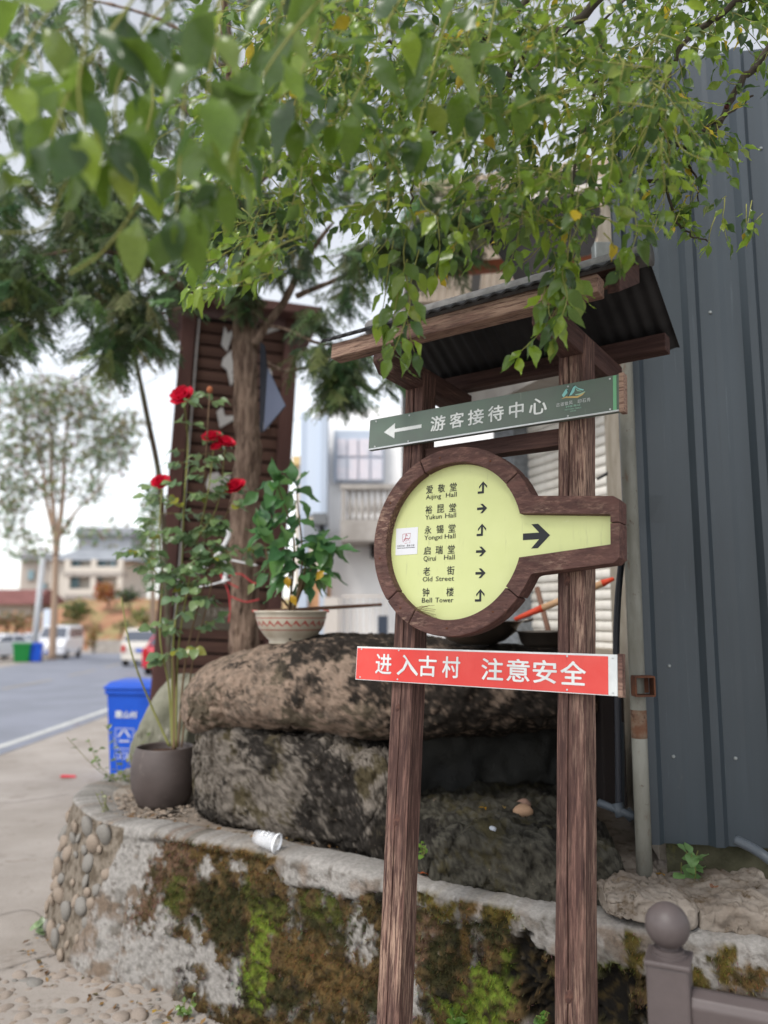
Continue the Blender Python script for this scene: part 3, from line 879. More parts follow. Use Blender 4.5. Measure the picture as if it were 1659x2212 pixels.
# ------------------------------------------------------------------ the signpost
SG = thing('signpost', 'roofed brown wooden signpost with green, round yellow and red boards on two posts', 'signpost', (0.5069, 2.12, 0), (-0.083, 0, -0.6371))
def post(u0, u1, w1, seed):
    d = u1 - u0
    c = 0.006
    gx = u0 + d * (0.5 if seed == 1 else 0.42)
    cs = [(u0 + c, 0), (gx - 0.0022, 0), (gx, 0.012), (gx + 0.0022, 0), (u1 - c, 0), (u1, c), (u1, 0.085 - c), (u1 - c, 0.085), (u0 + c, 0.085), (u0, 0.085 - c), (u0, c)]
    mb = MB()
    N = 90
    n = len(cs)
    vs = []
    for i in range(N):
        w = lerp(-0.25, w1, i / (N - 1))
        for k, (a, b) in enumerate(cs):
            wob = 0.0016 * nz((a * 20 + seed * 5, b * 20, w), 2.5, 3)
            gw = 0.002 * nz((seed * 3.0, 1, w), 2.2, 2) if 1 <= k <= 3 else 0
            vs.append((a + wob + gw, b + wob, w))
    mb.add(vs, [(i * n + k, i * n + (k + 1) % n, (i + 1) * n + (k + 1) % n, (i + 1) * n + k) for i in range(N - 1) for k in range(n)] + [tuple((N - 1) * n + k for k in range(n))])
    mb.build('post', M_POST, SG)
post(-0.685, -0.604, 2.45, 1)
post(-0.102, -0.016, 2.46, 2)
# cross arms with chamfered front ends
for u0, u1 in ((-0.679, -0.610), (-0.097, -0.021)):
    MB().prism([(-0.20, 2.455), (-0.20, 2.43), (-0.165, 2.395), (0.34, 2.395), (0.34, 2.47), (-0.17, 2.47)], u0, u1, 'yz').build('cross_arm', M_ARM, SG, bevel=0.003)
# eave beams, ridge beam and barge board
MB().box((-0.388, -0.165, 2.512), (0.975, 0.055, 0.056)).build('eave_beam', M_BEAM, SG, bevel=0.004)
MB().box((-0.370, 0.315, 2.512), (1.02, 0.05, 0.06)).build('eave_beam', wood('painted_back_beam_wood', (0.12, 1.5, 1.6), (0.7, 0.8)), SG, bevel=0.003)
MB().box((-0.372, 0.06, 2.655), (1.0, 0.045, 0.05)).build('ridge_beam', M_BEAM, SG, bevel=0.003)
for u in (0.125, -0.868):
    MB().prism([(-0.136, 2.497), (-0.136, 2.555), (0.036, 2.668), (0.036, 2.60)], u - 0.018, u + 0.018, 'yz').build('barge_board', wood('painted_barge_wood', (1.5, 0.3, 1.5), (0.72, 0.82)), SG, bevel=0.002)
MB().box((-0.352, 0.045, 2.148), (0.500, 0.05, 0.055)).build('cross_rail', wood('painted_rail_wood', (0.12, 1.5, 1.6), (0.68, 0.8)), SG, bevel=0.003)
# roof: two slopes of thin black corrugated sheet and a rolled ridge cap
def slope(y0, w0, y1, w1, nm):
    mb = MB()
    N, K = 240, 7
    nrm = Vector((0, -(w1 - w0), (y1 - y0))).normalized()
    if nrm.z < 0:
        nrm = -nrm
    vs = []
    for lay in (0, 1):
        for i in range(N):
            u = lerp(-0.905, 0.158, i / (N - 1))
            r = 0.0035 * math.sin(u * 2 * math.pi / 0.045) + (0.006 if lay else 0)
            for k in range(K):
                t = k / (K - 1)
                p = Vector((u, lerp(y0, y1, t), lerp(w0, w1, t))) + nrm * r
                vs.append(p)
    fs = []
    o = N * K
    for i in range(N - 1):
        for k in range(K - 1):
            a = i * K + k
            fs += [(a, a + 1, a + K + 1, a + K), (o + a, o + a + K, o + a + K + 1, o + a + 1)]
        fs += [(i * K, (i + 1) * K, o + (i + 1) * K, o + i * K), (i * K + K - 1, o + i * K + K - 1, o + (i + 1) * K + K - 1, (i + 1) * K + K - 1)]
    for k in range(K - 1):
        for i in (0, N - 1):
            a = i * K + k
            fs.append((a, a + 1, o + a + 1, o + a))
    mb.add(vs, fs)
    return mb.build(nm, M_ROOFBLACK, roof)
roof = MB().lathe([(0.032, -0.54), (0.036, -0.53), (0.034, 0.53), (0.038, 0.54)], 18).build('roof', mat('grey_ridge_cap', lin(120, 118, 116), 0.7, (lin(90, 88, 86), 20, I1)), SG, smooth=True)
roof.rotation_euler = (0, math.pi / 2, 0)
roof.location = (-0.37, 0.06, 2.70)
bpy.context.view_layer.update()
for a in ((-0.215, 2.543, 0.058, 2.705, 'front_slope'), (0.385, 2.52, 0.062, 2.705, 'back_slope')):
    o = slope(*a)
    o.parent = SG
    ob = o.data
    o.parent = roof
    o.matrix_parent_inverse = roof.matrix_local.inverted()
# green board
gb = MB().box((-0.361, -0.012, 2.242), (0.916, 0.018, 0.113)).build('green_board', M_GREEN, SG, bevel=0.001)
MB().box((-0.361, -0.0225, 2.1875), (0.914, 0.003, 0.005)).build('trim', M_ALU, gb)
MB().box((0.0845, -0.0222, 2.243), (0.010, 0.002, 0.106)).build('edge_strip', M_GREENEDGE, gb)
MB().box((0.104, -0.008, 2.242), (0.014, 0.03, 0.118)).build('end_cap', M_BEAM, gb)
def flat(poly, y, m, name, parent):
    mb = MB()
    mb.add([(u, y, w_) for u, w_ in poly], [tuple(range(len(poly)))])
    return mb.build(name, m, parent)
flat([(-0.752, 2.243), (-0.705, 2.214), (-0.705, 2.236), (-0.592, 2.236), (-0.592, 2.2485), (-0.705, 2.2485), (-0.705, 2.27)], -0.0222, M_WHITE, 'arrow', gb)
for ch, a, b in zip('游客接待中心', (-0.554, -0.478, -0.408, -0.333, -0.2575, -0.188), (-0.497, -0.425, -0.350, -0.278, -0.208, -0.130)):
    text_mesh(ch, a, b, 2.2165, 2.268, -0.0215, M_WHITE, 0.022, 'lettering', gb)
# mountain logo
LG = -0.0223
flat([(-0.080, 2.264), (-0.066, 2.283), (-0.060, 2.279), (-0.063, 2.268), (-0.074, 2.256)], LG, M_LOGO_T, 'logo', gb)
flat([(-0.060, 2.257), (-0.050, 2.275), (-0.041, 2.288), (-0.036, 2.283), (-0.040, 2.268), (-0.048, 2.260)], LG - 0.0002, M_LOGO_T, 'logo', gb)
flat([(-0.062, 2.254), (-0.046, 2.283), (-0.041, 2.290), (-0.038, 2.287), (-0.044, 2.283), (-0.057, 2.257)], LG - 0.0004, M_LOGO_D, 'logo', gb)
flat([(-0.068, 2.284), (-0.060, 2.276), (-0.058, 2.272), (-0.061, 2.270), (-0.064, 2.279)], LG - 0.0004, M_LOGO_D, 'logo', gb)
flat([(-0.038, 2.288), (-0.028, 2.278), (-0.010, 2.270), (-0.012, 2.2665), (-0.026, 2.273), (-0.037, 2.283)], LG, M_LOGO_T, 'logo', gb)
flat([(-0.037, 2.281), (-0.029, 2.272), (-0.018, 2.267), (-0.018, 2.265), (-0.031, 2.269)], LG, M_LOGO_TX, 'logo', gb)
flat([(-0.083, 2.2525), (-0.066, 2.258), (-0.046, 2.255), (-0.030, 2.253), (-0.015, 2.259), (-0.006, 2.261), (-0.014, 2.253), (-0.030, 2.247), (-0.052, 2.2505), (-0.068, 2.2535)], LG, M_LOGO_G, 'logo', gb)
flat([(-0.038, 2.259), (-0.022, 2.260), (-0.006, 2.264), (-0.005, 2.262), (-0.020, 2.256), (-0.034, 2.2555)], LG - 0.0002, M_LOGO_TX, 'logo', gb)
for ch, a in zip('古道徽风印石秀', (-0.098, -0.0845, -0.071, -0.057, -0.029, -0.0145, -0.001)):
    text_mesh(ch, a, a + 0.0115, 2.2295 , 2.2415 , -0.0216, M_WHITE, 0.0, 'lettering', gb)
text_mesh('【中国 霞山】', -0.066, -0.022, 2.2215, 2.2275, -0.0216, M_LOGO_TX, 0.01, 'lettering', gb)
text_mesh('PASTORAL PEBBLE', -0.070, -0.018, 2.2135, 2.2175, -0.0216, M_LOGO_TX, 0.0, 'lettering', gb)
text_mesh('HOUSE', -0.053, -0.035, 2.2065, 2.2105, -0.0216, M_LOGO_TX, 0.0, 'lettering', gb)
# red board
rb = MB().box((-0.368, -0.012, 1.4365), (0.905, 0.018, 0.111)).build('red_board', M_WHITE, SG, bevel=0.001)
MB().box((0.092, -0.010, 1.4365), (0.012, 0.024, 0.116)).build('end_cap', M_BEAM, rb)
flat([(-0.818, 1.3835), (0.059, 1.3835), (0.059, 1.4865), (-0.818, 1.4865)], -0.0217, M_RED, 'red_panel', rb)
for ch, a, b in zip('进入古村注意安全', (-0.736, -0.648, -0.563, -0.474, -0.334, -0.249, -0.164, -0.079), (-0.672, -0.567, -0.497, -0.411, -0.262, -0.176, -0.092, -0.005)):
    text_mesh(ch, a, b, 1.405, 1.469, -0.0222, M_WHITE, 0.02, 'lettering', rb)
# ring-and-handle frame
CU, CW, RO, RI = -0.438, 1.8325, 0.3035, 0.252
YF, YB = -0.062, -0.002
def arc(r, a0, a1, n):
    return [(CU + r * math.cos(R(lerp(a0, a1, i / n))), CW + r * math.sin(R(lerp(a0, a1, i / n)))) for i in range(n + 1)]
def seg(a0, a1, gap=0.35):
    n = max(4, int(abs(a1 - a0) / 3))
    return arc(RO, a0 + gap, a1 - gap, n) + arc(RI, a1 - gap, a0 + gap, n)
fr = MB().prism(seg(39.6, 115)[::-1], YF, YB).build('frame_segment', M_RING, SG, bevel=0.004)
for a0, a1 in ((115, 219), (219, 241), (241, 322.5)):
    MB().prism(seg(a0, a1)[::-1], YF, YB).build('frame_segment', M_RING, SG, bevel=0.004)
def neck(sg):
    a0 = 39.2 if sg > 0 else -37.1
    o = arc(RO, a0, a0 * 0.86, 4)
    p0, p3 = Vector(o[-1]), Vector((-0.115, CW + sg * 0.113))
    p1, p2 = p0 + Vector((0.030, -sg * 0.046)), p3 + Vector((-0.055, sg * 0.004))
    cur = [((1 - t) ** 3) * p0 + 3 * (1 - t) ** 2 * t * p1 + 3 * (1 - t) * t * t * p2 + t ** 3 * p3 for t in [i / 12 for i in range(1, 13)]]
    outer = o + [tuple(c) for c in cur] + [(0.092, CW + sg * 0.094), (0.108, CW + sg * 0.080), (0.108, CW + sg * (0.020 if sg > 0 else -0.017))]
    inner = [(0.083, CW + sg * (0.020 if sg > 0 else -0.017)), (0.083, CW + sg * 0.0425), (-0.197, CW + sg * 0.067)] + arc(RI, math.copysign(15.6, sg), a0, 6)
    poly = outer + inner
    if sg > 0:
        poly = poly
    MB().prism(poly if sg < 0 else poly, YF, YB).build('frame_segment', M_RING, SG, bevel=0.003)
neck(1)
neck(-1)
yp = arc(RI + 0.004, 15.2, 344.8, 60) + [(0.086, CW - 0.0435), (0.086, CW + 0.0435)]
yb_ = MB().prism(yp[::-1], -0.030, -0.012).build('yellow_panel', M_YEL, SG)
YT = -0.0303
rows = [('爱敬堂', ('Aijing', 'Hall'), 'u'), ('裕昆堂', ('Yukun', 'Hall'), 'r'), ('永锡堂', ('Yongxi', 'Hall'), 'u'), ('启瑞堂', ('Qirui', 'Hall'), 'r'), ('老街', ('Old', 'Street'), 'r'), ('钟楼', ('Bell', 'Tower'), 'u')]
ends = [(-0.497, -0.478), (-0.491, -0.478), (-0.487, -0.477), (-0.508, -0.477), (-0.519, -0.505), (-0.517, -0.504)]
def arrow_r(u, w_, sc):
    q = [(0, .17), (0.52, .17), (0.32, .42), (0.58, .42), (1.0, 0), (0.58, -.42), (0.32, -.42), (0.52, -.17), (0, -.17)]
    q = [(0, .115), (0.60, .115), (0.31, .42), (0.56, .42), (1.0, 0), (0.56, -.42), (0.31, -.42), (0.60, -.115), (0, -.115)]
    return [(u + a * sc, w_ + b * sc) for a, b in q]
def arrow_u(u, w_):
    q = [(-0.019, -0.0195), (0.0035, -0.0195), (0.0035, 0.009), (0.0145, -0.004), (0.0145, 0.004), (0, 0.0195), (-0.0145, 0.004), (-0.0145, -0.004), (-0.0038, 0.009), (-0.0038, -0.0122), (-0.019, -0.0122)]
    return [(u + a, w_ + b) for a, b in q]
for i, (zh, en, ar) in enumerate(rows):
    w0 = 1.9985 - 0.0683 * i
    cells = ((-0.556, -0.530), (-0.510, -0.483), (-0.464, -0.438)) if len(zh) == 3 else ((-0.555, -0.529), (-0.464, -0.437))
    for ch, (a, b) in zip(zh, cells):
        text_mesh(ch, a, b, w0, w0 + 0.0275, YT, M_INK, 0.012, 'lettering', yb_)
    e0 = w0 - 0.0195
    dp = 0.0045
    text_mesh(en[0], -0.556, ends[i][0], e0 - (dp if set('gjpqyQ') & set(en[0]) else 0), e0 + 0.0155, YT, M_INK, 0.004, 'lettering', yb_)
    text_mesh(en[1], ends[i][1], -0.437, e0, e0 + 0.0155, YT, M_INK, 0.004, 'lettering', yb_)
    if ar == 'u':
        flat(arrow_u(-0.3405, w0 + 0.0015), YT - 0.0006, M_INK, 'arrow', yb_)
    else:
        flat(arrow_r(-0.360, w0 + 0.0015, 0.036), YT - 0.0006, M_INK, 'arrow', yb_)
flat(arrow_r(-0.199, 1.8325, 0.088), YT - 0.0006, M_INK, 'arrow', yb_)
# paper sticker with its red seal
st = MB().prism([(-0.670, 1.797), (-0.582, 1.798), (-0.583, 1.8885), (-0.672, 1.8885)], -0.0312, -0.0305).build('sticker', M_STICKER, yb_)
def stroke(pts, wd, m, y, parent, name='seal_mark'):
    mb = MB()
    pts = [Vector((p[0], p[1])) for p in pts]
    vs = []
    for i, p in enumerate(pts):
        t = (pts[min(i + 1, len(pts) - 1)] - pts[max(i - 1, 0)]).normalized()
        n = Vector((-t.y, t.x)) * wd / 2
        vs += [(p.x - n.x, y, p.y - n.y), (p.x + n.x, y, p.y + n.y)]
    mb.add(vs, [(2 * i, 2 * i + 1, 2 * i + 3, 2 * i + 2) for i in range(len(pts) - 1)])
    return mb.build(name, m, parent)
YS = -0.0316
for q, wd in (([(-0.643, 1.868), (-0.612, 1.869)], .0013), ([(-0.643, 1.868), (-0.643, 1.842)], .0013), ([(-0.612, 1.869), (-0.613, 1.855)], .001), ([(-0.613, 1.846), (-0.613, 1.837), (-0.618, 1.837)], .001), ([(-0.634, 1.836), (-0.622, 1.8365)], .001),
              ([(-0.632, 1.863), (-0.628, 1.865), (-0.624, 1.861)], .003), ([(-0.630, 1.862), (-0.632, 1.853), (-0.637, 1.849), (-0.634, 1.845)], .0022), ([(-0.634, 1.850), (-0.626, 1.852), (-0.618, 1.850), (-0.613, 1.854)], .0026), ([(-0.636, 1.848), (-0.640, 1.840)], .0016), ([(-0.628, 1.847), (-0.630, 1.842)], .0014), ([(-0.624, 1.847), (-0.625, 1.843)], .0014), ([(-0.619, 1.848), (-0.618, 1.844)], .0014)):
    stroke(q, wd, M_STICKRED, YS, st)
for ch, a in zip('水韵马会', (-0.664, -0.656, -0.648, -0.640)):
    text_mesh(ch, a, a + 0.0066, 1.8245, 1.8315, -0.0313, M_INK, -0.005, 'lettering', st)
for ch, a in zip('夏舍小镇', (-0.625, -0.617, -0.609, -0.601)):
    text_mesh(ch, a, a + 0.0066, 1.8245, 1.8315, -0.0313, M_INK, -0.005, 'lettering', st)
stroke([(-0.664, 1.8205), (-0.592, 1.8205)], 0.0018, M_INK, YS, st, 'lettering')
# dead straw caught at the bottom of the ring
stw = MB()
for k in range(16):
    a = Vector((-0.566 + rnd.uniform(-.01, .02), -0.055, 1.612 + rnd.uniform(-.008, .008)))
    b = a + Vector((rnd.uniform(0.02, 0.075), rnd.uniform(-.01, .01), rnd.uniform(-0.03, 0.012)))
    stw.tube([a, (a + b) / 2 + Vector((0, 0, rnd.uniform(-.004, .008))), b], 0.0007, 4)
tag(stw.build('straw_wisp', mat('dead_straw', lin(112, 94, 66), 0.9)), 'wisp of dead straw caught at the bottom of the yellow ring', 'straw')
bpy.data.objects['straw_wisp'].location = SG.location
bpy.data.objects['straw_wisp'].rotation_euler = SG.rotation_euler
# knots in the post timber
for u, w_, r_ in ((-0.640, 0.955, 0.013), (-0.062, 0.60, 0.011), (-0.070, 1.70, 0.009), (-0.655, 1.30, 0.008)):
    o = MB().lathe([(r_, -0.001), (r_ * 0.8, 0.0012), (r_ * 0.55, 0.0004), (r_ * 0.3, 0.0014), (0.0, 0.0006)], 16, close=False).build('knot', mat('knot_wood', lin(96, 66, 56), 0.8, (lin(60, 40, 36), 90, I1)), SG, smooth=True)
    o.location = (u, -0.0006, w_)
    o.rotation_euler = (math.pi / 2, 0.3, 0)
    o.scale = (1, 1.7, 1)
for b_, us, ws in ((gb, (-0.79, -0.645, -0.06, 0.07), (2.195, 2.289)), (rb, (-0.80, -0.645, -0.06, 0.072), (1.390, 1.483))):
    for u in us:
        for w_ in ws:
            o = MB().lathe([(0.003, 0), (0.003, 0.001), (0.0015, 0.0016), (0.0, 0.0016)], 8).build('screw', M_ALU, b_)
            o.location = (u, -0.0218, w_)
            o.rotation_euler = (math.pi / 2, 0, 0)
# screws on the frame
for a, r_ in ((60, 0.278), (100, 0.278), (150, 0.278), (190, 0.278), (230, 0.28), (270, 0.278), (305, 0.278)):
    o = MB().lathe([(0.0035, 0), (0.0035, 0.0015), (0.002, 0.002)], 10).build('screw', M_RUST, SG)
    o.location = (CU + r_ * math.cos(R(a)), YF - 0.0002, CW + r_ * math.sin(R(a)))
    o.rotation_euler = (math.pi / 2, 0, 0)
# ------------------------------------------------------------------ steel-clad wall, poles and pipes on the right
SO = P(1384, 1300, 2.9)
SD = Vector((0.986, -0.166, 0))
SN = Vector((-0.166, -0.986, 0))
steel = thing('steel_clad_wall', 'tall grey blue ribbed steel sheet wall at the right edge', 'wall', (SO.x, SO.y, 0.79), (0, 0, math.atan2(SD.y, SD.x)))
def sheet(x0, x1, zt, nm, amp=1.0):
    prof = []
    for i in range(int(round((x1 - x0) / 0.216)) + 1):
        b = x0 + i * 0.216
        prof += [(b, 0), (b + 0.020, -0.026), (b + 0.046, -0.026), (b + 0.066, 0), (b + 0.120, 0), (b + 0.140, -0.0012), (b + 0.160, 0)]
    prof = [p for p in prof if p[0] <= x1] + [(x1, 0)]
    mb = MB()
    N = 30
    vs = []
    for i in range(N):
        z = zt * i / (N - 1)
        for a, b in prof:
            dent = 0.010 * math.exp(-((a - 0.06) ** 2 / 0.0012 + (z - 1.13) ** 2 / 0.0015)) + 0.004 * nz((a * 2, 0, z), 1.0, 3)
            vs.append((a, b + dent, z))
    n = len(prof)
    mb.add(vs, [(i * n + k, i * n + k + 1, (i + 1) * n + k + 1, (i + 1) * n + k) for i in range(N - 1) for k in range(n - 1)])
    o = mb.build(nm, M_STEEL, steel)
    md = o.modifiers.new('thickness', 'SOLIDIFY')
    md.thickness = 0.0015
    md.offset = 1
    return o
sheet(-0.02, 0.62, 3.02, 'steel_sheet')
o = sheet(0.628, 1.7, 3.02, 'steel_sheet')
o.location = (0, -0.002, 0)
MB().box((-0.035, -0.006, 1.5), (0.03, 0.05, 3.0)).build('corner_trim', M_STEEL, steel)
MB().box((0.83, 0.06, 0.35), (1.74, 0.05, 0.08)).build('purlin', M_STEELTRIM, steel)
MB().box((0.83, 0.06, 1.6), (1.74, 0.05, 0.08)).build('purlin', M_STEELTRIM, steel)
for a, z in ((0.09, 0.30), (0.30, 0.30), (0.52, 0.30), (0.09, 2.6), (0.30, 2.6), (0.52, 2.6), (0.09, 0.62), (0.42, 0.62), (0.30, 1.95), (0.09, 1.95), (0.52, 1.95), (0.74, 0.62), (0.74, 1.95)):
    o = MB().lathe([(0.007, 0), (0.007, 0.002), (0.004, 0.006), (0.0, 0.006)], 8).build('screw', M_STEELTRIM, steel)
    o.location = (a, -0.001 if (a % 0.216) > 0.066 else -0.027, z)
    o.rotation_euler = (math.pi / 2, 0, 0)
# the building that the sheet clads: a plain block behind it
MB().box((0.9, 0.75, 1.45), (1.7, 1.2, 3.1)).build('back_wall', M_PLASTER, steel)
# mossy plaster base under the sheet
b0 = P(1425, 1860, 2.93)
base = MB()
N, K = 60, 16
vs = []
for i in range(N):
    for k in range(K):
        a = lerp(0.06, 1.8, i / (N - 1))
        z = lerp(0.55, 0.86, k / (K - 1))
        q = Vector((SO.x, SO.y, 0)) + SD * a - SN * 0.05
        d = 0.012 * nz((a, 0, z), 9, 4)
        vs.append((q.x + SN.x * d, q.y + SN.y * d, z))
base.add(vs, [(i * K + k, (i + 1) * K + k, (i + 1) * K + k + 1, i * K + k + 1) for i in range(N - 1) for k in range(K - 1)])
o = base.build('base_wall', M_DKMOSS, steel, smooth=True)
o.matrix_parent_inverse = (Matrix.Translation(steel.location) @ Matrix.Rotation(steel.rotation_euler.z, 4, 'Z')).inverted()
# tall pole
pole = thing('tall_pole', 'tall weathered grey pipe post with a rusty band beside the steel wall', 'pole', (P(1392, 1893, 2.8).x, 2.8, 0.6))
pl = pole.location
def rel(p, t):
    return Vector(p) - Vector(t.location)
p0, p1 = P(1393, 1900, 2.8), P(1349, 760, 2.8)
p2 = p1 + (p1 - p0) * 0.16
MB().tube([rel(p, pole) for p in (p0, p0.lerp(p1, .25), p0.lerp(p1, .33), p1, p2)], 0.027, 16).build('pipe', M_POLE, pole, smooth=True)
MB().tube([rel(p0.lerp(p1, t), pole) for t in (.25, .26, .275, .295, .305)], [0.0269, 0.0275, 0.0277, 0.0275, 0.0269], 16).build('rust_band', mat('rust_scale', lin(104, 70, 52), 0.9, (lin(124, 110, 94), 22, I1), [(lin(70, 46, 36), 30, I1, 0.52, 0.66)]), pole, smooth=True)
q = P(1383, 1480, 2.78)
br = MB()
for dx, dz, sx, sz in ((0, 0.032, 0.075, 0.006), (0, -0.032, 0.075, 0.006), (-0.036, 0, 0.006, 0.058), (0.036, 0, 0.006, 0.058)):
    br.box(rel(q, pole) + Vector((dx * 0.9, -0.03, dz)), (sx * 0.9, 0.05, sz))
br.build('bracket', M_RUST, pole)
MB().box(rel(q, pole) + Vector((0, 0.005, 0)), (0.06, 0.01, 0.052)).build('bracket_back', M_RUST, pole)
# hose and pipes
c = smoothcurve([P(1340, 1150, 2.95), P(1343, 1200, 2.93), P(1335, 1290, 2.92), P(1331, 1400, 2.92), P(1334, 1500, 2.92), P(1336, 1620, 2.93), P(1338, 1745, 2.95)], 8)
tag(MB().tube(c, 0.0125, 10).build('hose', M_HOSE, smooth=True), 'thick black hose hanging down behind the right ends of the boards', 'hose')
pv = thing('drain_pipe', 'dark grey plastic drain pipes with an elbow low beside the pole', 'pipe', P(1338, 1760, 2.95))
MB().tube([rel(P(1292, 1733, 2.98), pv), rel(P(1330, 1748, 2.95), pv), rel(P(1372, 1764, 2.9), pv)], 0.014, 12).build('pipe', M_PVC, pv, smooth=True)
MB().tube([rel(P(1338, 1560, 2.99), pv), rel(P(1340, 1752, 2.96), pv)], 0.017, 12).build('pipe', M_PVC, pv, smooth=True)
for a, b in (((1334, 1735), (1342, 1765)), ((1352, 1752), (1368, 1768))):
    MB().tube([rel(P(*a, 2.95), pv), rel(P(*b, 2.935), pv)], 0.020, 12).build('pipe_collar', M_PVC, pv, smooth=True)
c = smoothcurve([P(1590, 1815, 2.62), P(1625, 1832, 2.58), P(1659, 1855, 2.54), P(1680, 1880, 2.54), P(1690, 1960, 2.6)], 6)
tag(MB().tube(c, 0.016, 12).build('conduit', M_PVC, smooth=True), 'grey plastic conduit bending down at the right edge under the steel sheet', 'pipe')

# ------------------------------------------------------------------ railing in the corner
RA = math.atan2(-0.42, 0.9)
rp = P(1446, 2100, 1.75)
rail = thing('railing', 'grey brown metal railing with a ball topped post in the corner', 'railing', (rp.x, 1.75, -0.1), (0, 0, RA))
zt = P(1440, 2072, 1.75).z + 0.1
MB().box((0, 0, zt / 2), (0.085, 0.085, zt)).build('newel_post', M_RAIL, rail, bevel=0.006)
MB().lathe([(0.040, 0), (0.040, 0.008), (0.036, 0.0085), (0.036, 0.016), (0.031, 0.0165), (0.031, 0.024), (0.022, 0.0245), (0.022, 0.034)], 32, (0, 0, zt - 0.001)).build('post_collar', M_RAIL, rail)
MB().box((0, 0, zt + 0.002), (0.092, 0.092, 0.012)).build('post_cap', M_RAIL, rail, bevel=0.004)
MB().ball((0, 0, zt + 0.068), 0.0455, 32, 20).build('ball_finial', M_RAIL, rail, smooth=True)
zr_ = zt - 0.06
MB().prism([(-0.03, zr_ - 0.05), (0.03, zr_ - 0.05), (0.035, zr_ - 0.012), (0.028, zr_ + 0.004), (0, zr_ + 0.012), (-0.028, zr_ + 0.004), (-0.035, zr_ - 0.012)], 0.042, 1.4, 'yz').build('handrail', M_RAIL, rail, bevel=0.003)
MB().box((0.7, 0, 0.18), (1.31, 0.04, 0.04)).build('bottom_rail', M_RAIL, rail)
for k in range(9):
    MB().box((0.18 + k * 0.135, 0, (zr_ - 0.05 + 0.2) / 2), (0.02, 0.02, zr_ - 0.05 - 0.2)).build('baluster', M_RAIL, rail)

# ------------------------------------------------------------------ pans and tools behind the board
wk = P(1030, 1392, 3.75)
wok = thing('wok', 'big shaded steel wok on the boulder behind the round board', 'wok', wk)
MB().lathe([(0.075, 0), (0.13, 0.018), (0.185, 0.06), (0.205, 0.095), (0.222, 0.108), (0.226, 0.108), (0.224, 0.112), (0.21, 0.104), (0.18, 0.064), (0.12, 0.024), (0.0, 0.012)], 40).build('bowl', M_POTSTEEL, wok, smooth=True)
for sg in (-1, 1):
    MB().tube(smoothcurve([(sg * 0.222, -0.04, 0.108), (sg * 0.262, -0.03, 0.118), (sg * 0.262, 0.03, 0.118), (sg * 0.222, 0.04, 0.108)], 6), 0.006, 8).build('handle', M_POTSTEEL, wok, smooth=True)
pn = P(1180, 1398, 3.62)
pan = thing('steel_basin', 'smaller steel basin on the boulder beside the right post', 'basin', pn)
MB().lathe([(0.09, 0), (0.115, 0.02), (0.128, 0.066), (0.142, 0.07), (0.142, 0.073), (0.124, 0.07), (0.11, 0.022), (0.0, 0.006)], 36).build('bowl', M_POTSTEEL, pan, smooth=True)
tl = thing('long_handled_tool', 'wooden tool handle with orange red ends leaning behind the board', 'tool', P(1115, 1338, 3.7))
a, b = P(1112, 1338, 3.7), P(1326, 1250, 3.5)
MB().tube([rel(a.lerp(b, .28), tl), rel(a.lerp(b, .9), tl)], 0.016, 10).build('handle', M_HANDLE, tl, smooth=True)
MB().tube([rel(a, tl), rel(a.lerp(b, .29), tl)], [0.010, 0.0175], 10).build('painted_end', M_HANDLER, tl, smooth=True)
MB().tube([rel(a.lerp(b, .89), tl), rel(b, tl)], [0.0175, 0.008], 10).build('painted_end', M_HANDLER, tl, smooth=True)
tag(MB().tube([P(1160, 1270, 4.4), P(1176, 1330, 4.3), P(1194, 1400, 4.2)], 0.016, 8).build('leaning_stick', M_STICK, smooth=True), 'brown stick leaning against the side building, right of the wok', 'stick')

# ------------------------------------------------------------------ plastic cup and litter
cp = P(575, 1822, 3.42)
cp.z = WT + 0.036
cup = thing('plastic_cup', 'clear plastic cup lying on its side on the planter wall', 'cup', cp, (0, R(100), R(-20)))
pr = [(0.0, -0.055), (0.026, -0.055), (0.030, -0.04), (0.037, 0.05), (0.040, 0.052), (0.039, 0.055), (0.0355, 0.05), (0.0285, -0.04), (0.0, -0.052)]
MB().lathe(pr, 28).build('cup_body', M_CUP, cup, smooth=True)
MB().lathe([(0.0376, 0.045), (0.041, 0.05), (0.041, 0.056), (0.037, 0.056)], 28, close=False).build('rim', M_CUPP, cup, smooth=True)
o = MB()
for k in range(9):
    a0 = R(160 + k * 8)
    for z0 in (-0.02, 0.0, 0.018):
        if rnd.random() < 0.75:
            r_ = 0.0345 + z0 * 0.07
            o.quad(*[(r_ * math.cos(a), r_ * math.sin(a), z) for a, z in ((a0, z0), (a0 + 0.1, z0), (a0 + 0.1, z0 + 0.01), (a0, z0 + 0.01))])
o.build('print', M_CUPP, cup)
lt = PZ(148, 1666, -0.07)
li = MB().box((0, 0, 0.012), (0.17, 0.05, 0.02), taper=0.8)
o = li.build('wrapper', M_LITTER, loc=(lt.x, lt.y, G(lt.x, lt.y) + 0.002), bevel=0.006)
o.rotation_euler = (0, 0.06, 0.15)
tag(o, 'crumpled red wrapper lying on the pavement', 'litter')
